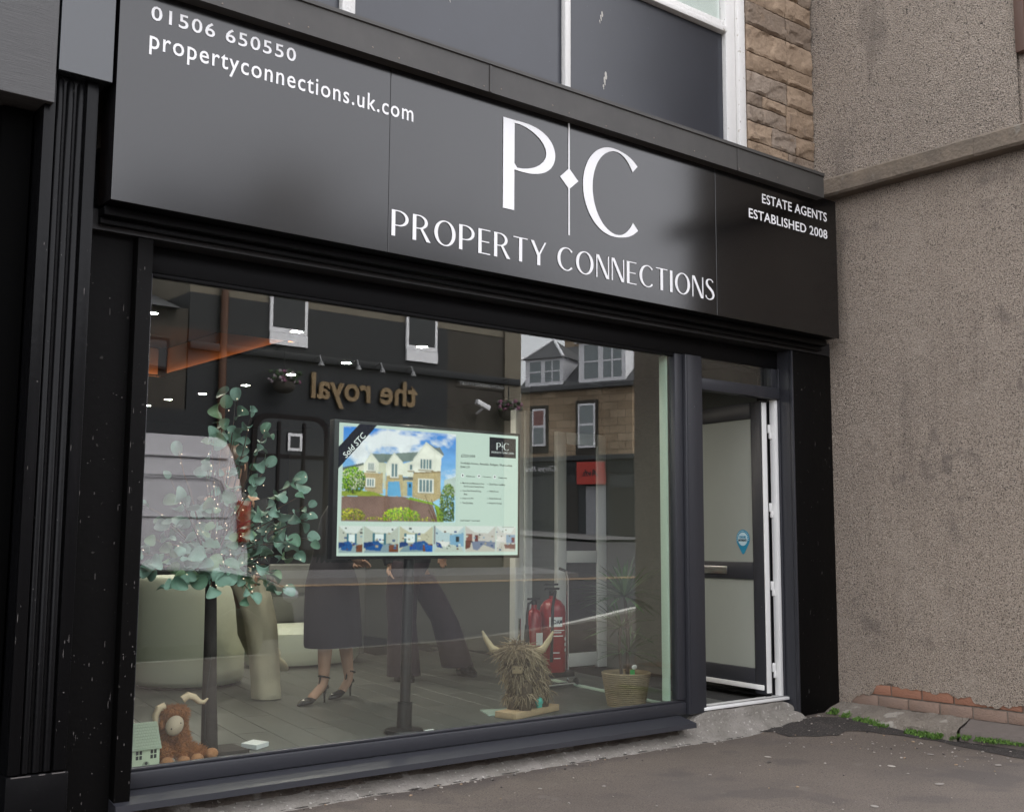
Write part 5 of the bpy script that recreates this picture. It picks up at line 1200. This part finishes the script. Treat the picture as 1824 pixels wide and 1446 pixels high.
TG = [(.00, -.05, 1.74), (.10, .05, 1.80), (.22, -.05, 1.62), (.30, .05, 1.46), (.42, -.05, 1.38), (.52, .0, 1.25), (.50, -.05, 1.08), (.38, -.12, .98), (.22, -.18, .90), (.34, -.1, .82), (-.05, -.2, .92), (-.22, -.15, .98), (-.34, -.05, 1.06),
      (-.36, .0, 1.22), (-.30, -.1, 1.36), (-.20, .05, 1.50), (-.1, -.12, 1.56), (.12, -.18, 1.35), (-.12, -.2, 1.22), (.24, -.2, 1.18), (.02, .2, 1.4), (.28, .2, 1.2), (-.2, .2, 1.15), (.05, -.22, 1.08), (.12, .1, 1.58), (.40, .12, 1.12), (-.42, -.1, 1.0), (-.40, -.15, .92), (-.30, -.2, .86), (-.12, -.22, .84), (.10, -.22, .80), (.46, -.1, 1.18), (.36, -.15, 1.28), (.14, -.05, 1.70), (-.02, .0, 1.66), (-.26, -.15, 1.26), (.30, -.2, 1.06), (-.16, -.22, 1.40)]
bm_ = MB(); leafpos = []; wirepts = []
for tgt in TG:
    e = Vector(tgt); mid = top.lerp(e, .5)+Vector((rt.uniform(-.04, .04), rt.uniform(-.04, .04), .06))
    pts = []
    for k in range(9):
        q = k/8; p = top.lerp(mid, q).lerp(mid.lerp(e, q), q); pts.append(p)
    bm_.tube(pts, [.007-.0055*k/8 for k in range(9)], 5); wirepts.append(pts)
    for k in range(2, 9):
        for s in (-1, 1):
            if rt.random() < (.30 if pts[k].z < 1.2 else .42)+(.35 if pts[k].x < .05 and 1.0 < pts[k].z < 1.5 else 0)+(.2 if pts[k].y > .05 else 0): continue
            d = (pts[min(8, k+1)]-pts[k-1]).normalized(); side = d.cross(Vector((0, 0, 1))).normalized()
            p = pts[k]+side*s*rt.uniform(.03, .055)+Vector((rt.uniform(-.03, .03), rt.uniform(-.03, .03), rt.uniform(-.045, .035)))
            leafpos.append((p, side*s, d))
    leafpos.append((pts[8]+(pts[8]-pts[7]).normalized()*.025, (pts[8]-pts[7]).normalized(), Vector((0, 0, 1))))
bm_.build("branches", M['twig'], tr, True)
lm = []
for mt in M['leafs']:
    m = MB(); R_ = .038; rg = []
    P = []
    for i in range(7):
        row = []
        for j in range(7):
            a, b = (i/6-.5)*2, (j/6-.5)*2
            x = a*math.sqrt(max(0, 1-b*b/2)); y = b*math.sqrt(max(0, 1-a*a/2)); 
            row.append((x*R_*(1-.12*y), y*R_*1.08, .16*R_*(x*x)*2-.18*R_*y*y))
        P.append(row)
    m.grid(P); me = bpy.data.meshes.new("leaf"); m.bm.to_mesh(me); m.bm.free(); me.materials.append(mt); me.polygons.foreach_set('use_smooth', [True]*len(me.polygons)); lm.append(me)
rt.shuffle(leafpos)
leafpos.sort(key=lambda q: q[0].y+rt.uniform(-.12, .12)); small = [MB(), MB()]
for i, (p, out_, d) in enumerate(leafpos):
    nrm = Vector((rt.uniform(-.6, .4), -1+rt.uniform(-.2, .7), rt.uniform(-.5, .8))).normalized()
    y = (out_+Vector((rt.uniform(-.6, .6), 0, rt.uniform(-.8, .4)))).normalized(); x = y.cross(nrm).normalized(); nrm = x.cross(y)
    s = rt.uniform(.62, 1.12); mw_ = Matrix.Translation(p) @ Matrix((x, y, nrm)).transposed().to_4x4() @ Matrix.Diagonal((s*rt.uniform(.72, 1.05), s, s*rt.uniform(.4, 2.6), 1))
    if i < 298:
        o = bpy.data.objects.new("leaf", lm[rt.choice([0, 0, 1, 1, 2, 3])]); COL.objects.link(o); o.parent = tr; o.matrix_basis = mw_
    else:
        q_ = lm[0].copy(); q_.transform(mw_); small[i % 2].bm.from_mesh(q_); bpy.data.meshes.remove(q_)
for q_, mt in zip(small, (M['leafs'][0], M['leafs'][2])):
    o = q_.build('foliage', mt, tr, True, fix=False); o['kind'] = 'stuff'
fl_ = thing("fairy_lights", "warm white fairy lights on fine wire wound through the eucalyptus tree", "string lights", (2.47, 5.42, 1.1), local=True)
M['bulb'] = emat("warm_fairy_bulb", (1, .74, .56), 1.3)
mb, mw = MB(), MB(); off = Vector((0, 0, FZ-1.1))
for pts in wirepts:
    w_ = []
    for k in range(2, 9):
        p = pts[k]+Vector((rt.uniform(-.012, .012), -.012, rt.uniform(-.012, .012)))+off; w_.append(p)
        for _ in range(rt.choice([0, 0, 1, 1])):
            q = p+Vector((rt.uniform(-.022, .022), rt.uniform(-.03, .0), rt.uniform(-.022, .022)))
            bmesh.ops.create_icosphere(mb.bm, subdivisions=1, radius=.0022, matrix=Matrix.Translation(q))
    mw.tube(w_, .0008, 3)
o = mb.build("bulbs", M['bulb'], fl_); o['kind'] = 'stuff'
M['wire'] = pm("copper_wire", (.25, .12, .06), .4, metal=1); mw.build("wire", M['wire'], fl_)
mw = MB().tube([(-.03, -.05, .5-.93), (-.055, -.06, .3-.93), (-.05, -.05, .1-.93), (.02, -.06, -.915), (.1, -.02, -.92)], .003, 6); mw.build("cable", M['rubber'], fl_, True)
# ================================================================== plush highland cow
M['fur'] = pm("brown_plush", (.38, .14, .045), .95, var=.6, vs=45, vcol=(.09, .028, .010), bump=1.2, bs=150)
M['furl'] = pm("tan_plush_feet", (.42, .19, .085), .9, bump=.5, bs=120); M['plush'] = pm("cream_plush", (.66, .50, .34), .85, bump=.3, bs=90); M['nose'] = pm("pale_plush_muzzle", (.52, .40, .30), .8, bump=.2, bs=90)
pc = thing("plush_cow", "sitting brown plush highland cow with cream horns and pale muzzle", "soft toy", (2.262, 5.36, FZ), local=True)
V = [(0, .04, .075), (0, .03, .14), (-.005, .0, .20), (-.01, -.02, .245), (-.01, -.015, .275), (-.055, -.03, .11), (-.07, -.075, .03), (.035, -.04, .10), (.005, -.085, .028), (-.06, .0, .06), (.06, .03, .06), (.105, -.02, .045), (.155, -.035, .035), (.05, -.02, .06), (.07, -.08, .03)]
E_ = [(0, 1), (1, 2), (2, 3), (3, 4), (1, 5), (5, 6), (1, 7), (7, 8), (0, 10), (10, 11), (11, 12), (0, 13), (13, 14)]
V.pop(9); E_ = [(a if a < 9 else a-1, b if b < 9 else b-1) for a, b in E_]
bo = skinned("body", V, E_, [.085, .075, .060, .072, .060, .036, .030, .036, .030, .05, .036, .034, .045, .034], M['fur'], pc, 0, 2)
ff = MB(); rf = random.Random(8); me = bo.data
pts = [(p.center.copy(), p.normal.copy(), p.area) for p in me.polygons]; tot = sum(a for _, _, a in pts)
for c, nn, a in pts:
    for _ in range(int(5200*a/tot+rf.random())):
        t = nn.orthogonal().normalized(); b = nn.cross(t); p = c+(t*rf.uniform(-1, 1)+b*rf.uniform(-1, 1))*math.sqrt(a)*.5
        d = (nn+Vector((rf.uniform(-.5, .5), rf.uniform(-.5, .5), rf.uniform(-1.0, .1)))).normalized()*rf.uniform(.012, .026); s = d.orthogonal().normalized()*.0024
        vs = [ff.bm.verts.new(q) for q in (p-s, p+s, p+d)]; ff.bm.faces.new(vs)
o = ff.build("fur", M['fur'], pc, fix=False); o['kind'] = 'stuff'
for c in ((-.072, -.098, .027), (.005, -.108, .026), (.072, -.105, .03), (.168, -.055, .038)): MB().ball(c, .033, 14, (1, .85, .85)).build("foot", M['furl'], pc, True)
MB().ball((-.034, -.078, .192), .045, 18, (.95, .75, 1.08), Matrix.Rotation(.5, 4, 'Y')).build("muzzle", M['nose'], pc, True)
for x, z in ((-.060, .183), (-.016, .206)): MB().ball((x, -.105, z), .0042, 8).build("nostril", M['bark'], pc, True)
MB().tube([(.03, -.01, .300), (.055, -.015, .318), (.085, -.02, .308), (.11, -.02, .285), (.135, -.02, .280), (.155, -.02, .297)], [.019, .018, .016, .0135, .010, .004], 12).build("horn", M['plush'], pc, True)
MB().tube([(-.06, -.01, .275), (-.09, -.015, .268), (-.105, -.015, .235), (-.10, -.015, .20), (-.09, -.02, .175)], [.019, .018, .0155, .011, .004], 12).build("horn", M['plush'], pc, True)
MB().ball((-.075, -.03, .195), .025, 12, (.6, .5, 1.2)).build("ear", M['fur'], pc, True)
# ================================================================== little tin house
M['tin'] = pm("pale_green_tin", (.60, .66, .50), .45); M['tinroof'] = pm("sage_green_tin_roof", (.36, .41, .31), .5); M['hole'] = pm("dark_window_hole", (.02, .025, .03), .6)
th = thing("ornament_house", "small pale green tin house with a tiled roof beside the plush cow", "ornament", (2.075, 5.29, FZ), local=True, rotz=rad(4))
HX, HY = .066, .05
MB().poly([(-HX, -HY, 0), (HX, -HY, 0), (HX, -HY, .112), (-HX, -HY, .112)], (0, 2*HY, 0)).poly([(HX+.0005, -HY, .1122), (HX+.0005, HY, .1122), (HX+.0005, 0, .205)], (-2*HX-.001, 0, 0)).build("walls", M['tin'], th)
def slope(name, z0, z1, y0, y1, x0, x1, mt): MB().poly([(x0, y0, z0), (x1, y0, z0), (x1, y1, z1), (x0, y1, z1)], (0, 0, .004)).build(name, mt, th)
slope("roof", .103, .214, -HY-.008, 0, -HX-.006, HX+.006, M['tinroof']); slope("roof", .103, .214, HY+.008, 0, -HX-.006, HX+.006, M['tinroof'])
for r in range(9):
    for c in range(11):
        q = (r+.15)/9; q2 = (r+1.0)/9; x = -HX-.005+(c+.5*(r % 2))*.0125
        if x+.011 > HX+.006: continue
        y0, y1 = (-HY-.008)*(1-q), (-HY-.008)*(1-q2); z0, z1 = .108+.111*q, .108+.111*q2
        MB().poly([(x, y0, z0+.0015), (x+.011, y0, z0+.0015), (x+.011, y1, z1), (x, y1, z1)], (0, -.0008, .001)).build("tile", M['tinroof'], th)
for xc in (-.035, .036):
    for dx in (-.0085, .0085):
        for dz in (0, .022): MB().box(xc+dx-.006, xc+dx+.006, -HY-.0015, -HY-.0002, .062+dz, .079+dz).build("window", M['hole'], th)
MB().lathe([(.017, -.004), (.017, -.001)], 20, (0, -HY, .036), 'y').build("door_arch", M['tinroof'], th); MB().lathe([(.007, -.006), (.007, -.0042)], 12, (0, -HY, .043), 'y').build("door_heart", M['hole'], th)
for xc in (-.04, .042): MB().lathe([(.010, -.0016), (.010, -.0002)], 14, (xc, -HY, .012), 'y').build("window", M['hole'], th)
# ================================================================== leaflet and glass sheet on the floor
cd = tag(MB().poly([(2.70, 5.545, FZ+.003), (2.735, 5.44, FZ+.003), (2.835, 5.50, FZ+.003), (2.80, 5.61, FZ+.003)], (0, 0, .022)).build("leaflet_pad", M['white'], None), "white pad of leaflets lying on the floor right of the tree", "leaflets")
sheet = tag(MB().poly([(4.36, 5.60, FZ+.002), (4.62, 5.52, FZ+.002), (4.70, 5.72, FZ+.002), (4.45, 5.80, FZ+.002)], (0, 0, .008)).build("glass_sheet", pm("pale_green_acrylic", (.45, .58, .52), .15), None), "pale green acrylic sheet lying behind the straw cow", "acrylic sheet")
# ================================================================== straw highland cow
M['wood'] = pm("pale_pine_base", (.44, .31, .185), .6, var=.4, vs=5, stretch=(1, 8, 8)); M['straws'] = [pm("straw", c, .75, var=.3, vs=20) for c in ((.26, .19, .11), (.12, .082, .048), (.40, .31, .20))]; M['core'] = pm("dark_straw_core", (.08, .055, .035), .95)
M['snout'] = pm('worn_wood_snout', (.27, .195, .11), .6)
M['horn'] = pm("pale_wood_horn", (.46, .36, .22), .5, var=.3, vs=15)
cw = thing("straw_cow", "straw highland cow figure with wooden horns on a pine base", "ornament", (4.60, 5.50, FZ), local=True)
cw.scale = (.84, .84, 1.0)  ; CR = Matrix.Rotation(rad(-62), 4, 'Z')       # head towards the window corner nearest the viewer; local -x is the nose side
def cwm(mb, name, mat, smooth=True): return mb.build(name, mat, cw, smooth, xf=cwr)
cwr = Matrix.Translation((0, .03, 0)) @ Matrix.Rotation(rad(16), 4, 'Z'); hdr = cwr @ Matrix.Translation((-.12, 0, 0)) @ Matrix.Rotation(rad(34), 4, 'Z') @ Matrix.Translation((.12, 0, 0))
cwm(MB().box(-.27, .30, -.095, .095, .001, .040, bev=.006), "base", M['wood'])
core = MB().ball((.03, 0, .245), .125, 16, (1.35, .9, .95)).ball((-.13, 0, .325), .105, 16, (.9, 1.0, 1.0))
for x, y in ((-.10, -.055), (-.10, .055), (.13, -.055), (.13, .055)): core.tube([(x, y, .22), (x, y, .041)], [.05, .045], 10)
cobj = cwm(core, "body", M['core'])
rs = random.Random(2)
def straw_clump(seedpts, n_, ln, droop, mat, name):
    m = MB()
    for _ in range(n_):
        c, nn = rs.choice(seedpts); p = c+Vector((rs.uniform(-.012, .012), rs.uniform(-.012, .012), rs.uniform(-.012, .012)))
        d = (nn*rs.uniform(.2, .7)+Vector((rs.uniform(-.8, .8), rs.uniform(-.8, .8), -droop*rs.uniform(.0, 1.3)))).normalized(); L_ = ln*rs.uniform(.5, 1.25); k = Vector((rs.uniform(-.3, .3), rs.uniform(-.3, .3), -.35))*L_
        pts = [p, p+d*L_*.5, p+d*L_+k*.5]; r = rs.uniform(.0016, .0034)
        m.tube([Vector((q.x, q.y, max(.046, q.z))) for q in pts], [r, r, r*.5], 3, cap=False)
    o = m.build(name, mat, cw, fix=False); o['kind'] = 'stuff'
bpts = [(p.center.copy(), p.normal.copy()) for p in cobj.data.polygons if p.center.z > .06]
for i in range(3): straw_clump(bpts, 800, .07, .9, M['straws'][i], "straw")
hd = [(hdr @ Vector((-.13+.09*math.cos(a)*q-.02, .10*math.sin(a)*q, .425-.03*q)), (hdr.to_3x3() @ Vector((math.cos(a)-.3, math.sin(a), .5))).normalized()) for a in [i*.3 for i in range(21)] for q in (.15, .5, .8, 1.0)]
for i in (0, 1, 2): straw_clump(hd, 280, .12, .5, M['straws'][i], "fringe")
MB().box(-.268, -.205, -.040, .040, .266, .316, bev=.014).build("muzzle", M['snout'], cw, True, xf=hdr)
for y in (-.022, .022): MB().ball((-.269, y, .300), .006, 8).build("nostril", M['core'], cw, True, xf=hdr)
for s in (-1, 1): MB().tube([(-.13, s*.085, .38), (-.13, s*.14, .385), (-.135, s*.19, .41), (-.14, s*.235, .47), (-.142, s*.26, .515)], [.029, .028, .024, .017, .007], 12).build("horn", M['horn'], cw, True, xf=hdr)
tt = tag(MB().ball((4.66, 5.475, FZ+.078), .030, 10, (1, .6, .9)).box(4.642, 4.678, 5.465, 5.488, FZ+.041, FZ+.085, bev=.006).build("mint_tag", pm("mint_green_plastic", (.08, .48, .40), .5), None, True), "mint green tag resting on the straw cow's pine base", "tag")
# ================================================================== potted dracaena
M['basket'] = pm("woven_tan_basket", (.27, .205, .125), .85, var=.5, vs=14, bump=.4, bs=120); M['soil'] = pm("potting_soil", (.03, .022, .016), .95, bump=1, bs=80)
M['blade'] = [pm("spiky_leaf", c, .5) for c in ((.045, .10, .035), (.07, .13, .05), (.035, .075, .03))]
pt = thing("potted_plant", "spiky dracaena in a woven tan basket pot by the window's right end", "plant", (5.36, 5.42, FZ), local=True)
pr = []
for k in range(17):
    q = k/16; r = .118+.038*q; h = .205*q; pr += [(r, h), (r+.007, h+.003), (r+.0075, h+.007), (r+.001, h+.0115)]
MB().lathe(pr+[(.150, .208), (.142, .200), (.138, .17), (.001, .17)], 40).build("basket", M['basket'], pt, True, 1.4)
MB().ball((0, 0, .165), .136, 20, (1, 1, .12)).build("soil", M['soil'], pt, True)
MB().tube([(.01, 0, .16), (.02, .0, .45), (.0, .01, .72)], [.013, .012, .009], 8).tube([(-.02, .02, .16), (-.03, .03, .38), (-.015, .03, .52)], [.011, .010, .008], 8).build("stem", M['twig'], pt, True)
rb_ = random.Random(31)
for hub, n_, ln in (((.0, .01, .70), 64, .36), ((-.015, .03, .50), 34, .30), ((.02, 0, .34), 30, .26)):
    for i in range(n_):
        az = rb_.uniform(0, 2*PI); el = rb_.uniform(-.25, 1.35); L_ = ln*rb_.uniform(.7, 1.1); d = Vector((math.cos(az)*math.cos(el), math.sin(az)*math.cos(el), math.sin(el))); s = Vector((-math.sin(az), math.cos(az), 0))
        P = []
        for k in range(6):
            q = k/5; c = Vector(hub)+d*L_*q+Vector((0, 0, -.22*L_*q*q)); w_ = .0105*(1-q)**.7*(.6+q*1.2)+.0004; P.append([c-s*w_, c+Vector((0, 0, -.002)), c+s*w_])
        MB().grid(P).build("leaf", M['blade'][i % 3], pt, True)
MB().box(-.018, .022, -.06, -.054, .17, .235, bev=.002).build("plant_label", pm("green_plant_label", (.04, .36, .10), .4), pt, True)
MB().ball((.02, -.057, .25), .02, 10, (1.2, .4, .8)).build("label_top", M['upvc'], pt, True)
# ================================================================== fire extinguishers on their stand
M['red'] = pm("red_extinguisher_paint", (.28, .012, .015), .3, spec=.6)
es = thing("extinguisher_stand", "chrome stand carrying two fire extinguishers", "stand", (5.56, 6.42, FZ))
es_z = FZ+.11
MB().tube([(5.74, 6.42, FZ+.03), (5.74, 6.42, FZ+.78), (5.72, 6.42, FZ+.84), (5.66, 6.42, FZ+.86)], .011, 10).tube([(5.34, 6.50, FZ+.03), (5.34, 6.50, FZ+.5)], .010, 10).build("frame", M['chrome'], es, True)
MB().tube([(5.42, 6.36, FZ+.02), (5.77, 6.36, FZ+.02)], .014, 10).tube([(5.42, 6.36, FZ+.02), (5.34, 6.55, FZ+.02)], .012, 10).build("base_bar", M['chrome'], es, True)
box("tray", M['rubber'], es, 5.32, 5.76, 6.36, 6.56, FZ+.07, es_z-.001, bev=.004)
MB().ball((5.77, 6.36, FZ+.03), .03, 12, (.6, 1, 1)).build("wheel", M['rubber'], es, True)
ex = thing("fire_extinguisher", "red foam fire extinguisher with a white label on the stand", "fire extinguisher", (5.60, 6.43, es_z), local=True)
MB().lathe([(.092, 0), (.098, .01), (.098, .43), (.090, .475), (.060, .515), (.028, .53), (.024, .55)], 32).build("cylinder", M['red'], ex, True)
MB().lathe([(.024, .55), (.026, .585), (.014, .59)], 16).box(-.07, .06, -.012, .012, .592, .608, bev=.003).box(-.08, .05, -.010, .010, .625, .640, bev=.003).build("valve", M['rubber'], ex, True)
MB().tube([(-.02, -.02, .57), (-.06, -.10, .59), (-.085, -.10, .48), (-.085, -.09, .2), (-.085, -.085, .08)], .011, 8).build("hose", M['rubber'], ex, True)
def curved_label(name, a0, a1, z0, z1, mat, r=.0992): 
    MB().grid([[(r*math.cos(rad(a0+(a1-a0)*i/8)), r*math.sin(rad(a0+(a1-a0)*i/8)), z) for i in range(9)] for z in (z0, z1)]).build(name, mat, ex, True)
curved_label("label", -145, -85, .33, .40, M['white'])
me = text_bm("FOAM", -.045, .045, .349, .381, 0, .0005, .03, res=2)
for v in me.vertices:
    a = rad(-112)+v.co.x/.0995; v.co = Vector((.0998*math.cos(a), .0998*math.sin(a), v.co.z))
link("lettering", me, M['hole'], ex)
for zz, a0, a1 in ((.30, -140, -70), (.285, -130, -90), (.26, -135, -80), (.14, -130, -100), (.10, -125, -95)): curved_label("print_line", a0, a1, zz, zz+.007, M['white'])
for zz in (.24, .20, .16): MB().lathe([(.014, -.1005), (.014, -.0998)], 14, (.0, 0, zz), 'y').build("symbol", M['white'], ex, xf=Matrix.Rotation(rad(28), 4, 'Z'))
e2 = thing("fire_extinguisher", "slim red fire extinguisher with a black horn left of the foam one", "fire extinguisher", (5.43, 6.44, es_z), local=True)
MB().lathe([(.055, 0), (.058, .01), (.058, .40), (.045, .44), (.022, .46), (.02, .49)], 24).build("cylinder", M['red'], e2, True)
MB().lathe([(.02, .49), (.022, .52), (.012, .525)], 12).box(-.06, .05, -.01, .01, .525, .54, bev=.003).build("valve", M['rubber'], e2, True)
MB().tube([(-.02, 0, .51), (-.07, -.02, .50), (-.092, -.03, .42), (-.095, -.03, .34)], .010, 8).build("hose", M['rubber'], e2, True)
MB().tube([(-.095, -.03, .35), (-.096, -.03, .20), (-.097, -.03, .04)], [.014, .024, .036], 14).build("horn", M['rubber'], e2, True)
box("label", M['upvc'], e2, -.03, .03, -.0615, -.0595, .20, .29)
# ================================================================== moss, weeds, grit on the pavement
M['moss'] = [pm("green_moss", c, .8) for c in ((.07, .15, .02), (.11, .20, .03), (.045, .09, .018))]
rw = random.Random(77); mm = MB(); ml = [(6.735, 4.84), (6.69, 4.62), (6.70, 4.3), (6.735, 4.03), (6.775, 3.9), (6.79, 3.6), (6.79, 3.1)]
for i in range(4200):
    q = rw.random()*(len(ml)-1); k = int(q); f = q-k; x = ml[k][0]+(ml[k+1][0]-ml[k][0])*f; y = ml[k][1]+(ml[k+1][1]-ml[k][1])*f
    dn = noise.noise(Vector((y*5, 3, 0)))+noise.noise(Vector((y*17, 3, 0)))*.6
    if dn < -.05 and y > 3.75: continue
    x += rw.gauss(0, .016+.012*max(0, dn)); z = pave_z(x, y)+.004+max(0, (x-6.70))*.35; hh = rw.uniform(.005, .017)*(1+.7*max(0, dn)); a = rw.uniform(0, 6.28); s = Vector((math.cos(a), math.sin(a), 0))*rw.uniform(.002, .006)
    p = Vector((x, y, z)); tip = p+Vector((rw.uniform(-.012, .012), rw.uniform(-.012, .012), hh))
    vs = [mm.bm.verts.new(v) for v in (p-s, p+s, tip+s*.5, tip-s*.5)]; f_ = mm.bm.faces.new(vs); f_.material_index = rw.choice([0, 0, 1, 2])
o = mm.build("moss", None, None, fix=False)
for q in M['moss']: o.data.materials.append(q)
tag(o, kind='stuff')
M['chip'] = [pm("pale_grit", c, .85) for c in ((.33, .30, .26), (.22, .20, .175), (.045, .04, .036), (.28, .20, .13))]
mm = MB()
for i in range(330):
    if rw.random() < .45: x = rw.uniform(2.2, 6.6); y = 4.83+rw.gauss(0, .035)
    elif rw.random() < .5: x = rw.uniform(6.0, 6.75); y = rw.uniform(3.2, 4.9)
    else: x = rw.uniform(2.6, 6.8); y = rw.uniform(2.6, 4.8)
    r = rw.choice([.003, .004, .004, .006, .008]); z = pave_z(x, y)+.003
    n0 = len(mm.bm.faces); bmesh.ops.create_icosphere(mm.bm, subdivisions=1, radius=1, matrix=Matrix.Translation((x, y, z)) @ Matrix.Rotation(rw.uniform(0, 6), 4, 'Z') @ Matrix.Diagonal((r*rw.uniform(.7, 1.6), r, r*.6, 1)))
    mi = rw.choice([0, 0, 1, 2, 3]); mm.bm.faces.ensure_lookup_table()
    for f_ in mm.bm.faces[n0:]: f_.material_index = mi
for i in range(14):
    x = rw.uniform(3.2, 6.7); y = rw.uniform(2.8, 4.75); r = rw.uniform(.008, .02); z = pave_z(x, y)+.0035; n0 = len(mm.bm.faces)
    bmesh.ops.create_uvsphere(mm.bm, u_segments=10, v_segments=4, radius=1, matrix=Matrix.Translation((x, y, z)) @ Matrix.Rotation(rw.uniform(0, 6), 4, 'Z') @ Matrix.Diagonal((r*1.5, r, .002, 1)))
    mm.bm.faces.ensure_lookup_table(); mi = rw.choice([0, 1, 1, 2])
    for f_ in mm.bm.faces[n0:]: f_.material_index = mi
o = mm.build("grit", None, None, fix=False)
for q in M['chip']: o.data.materials.append(q)
tag(o, kind='stuff')
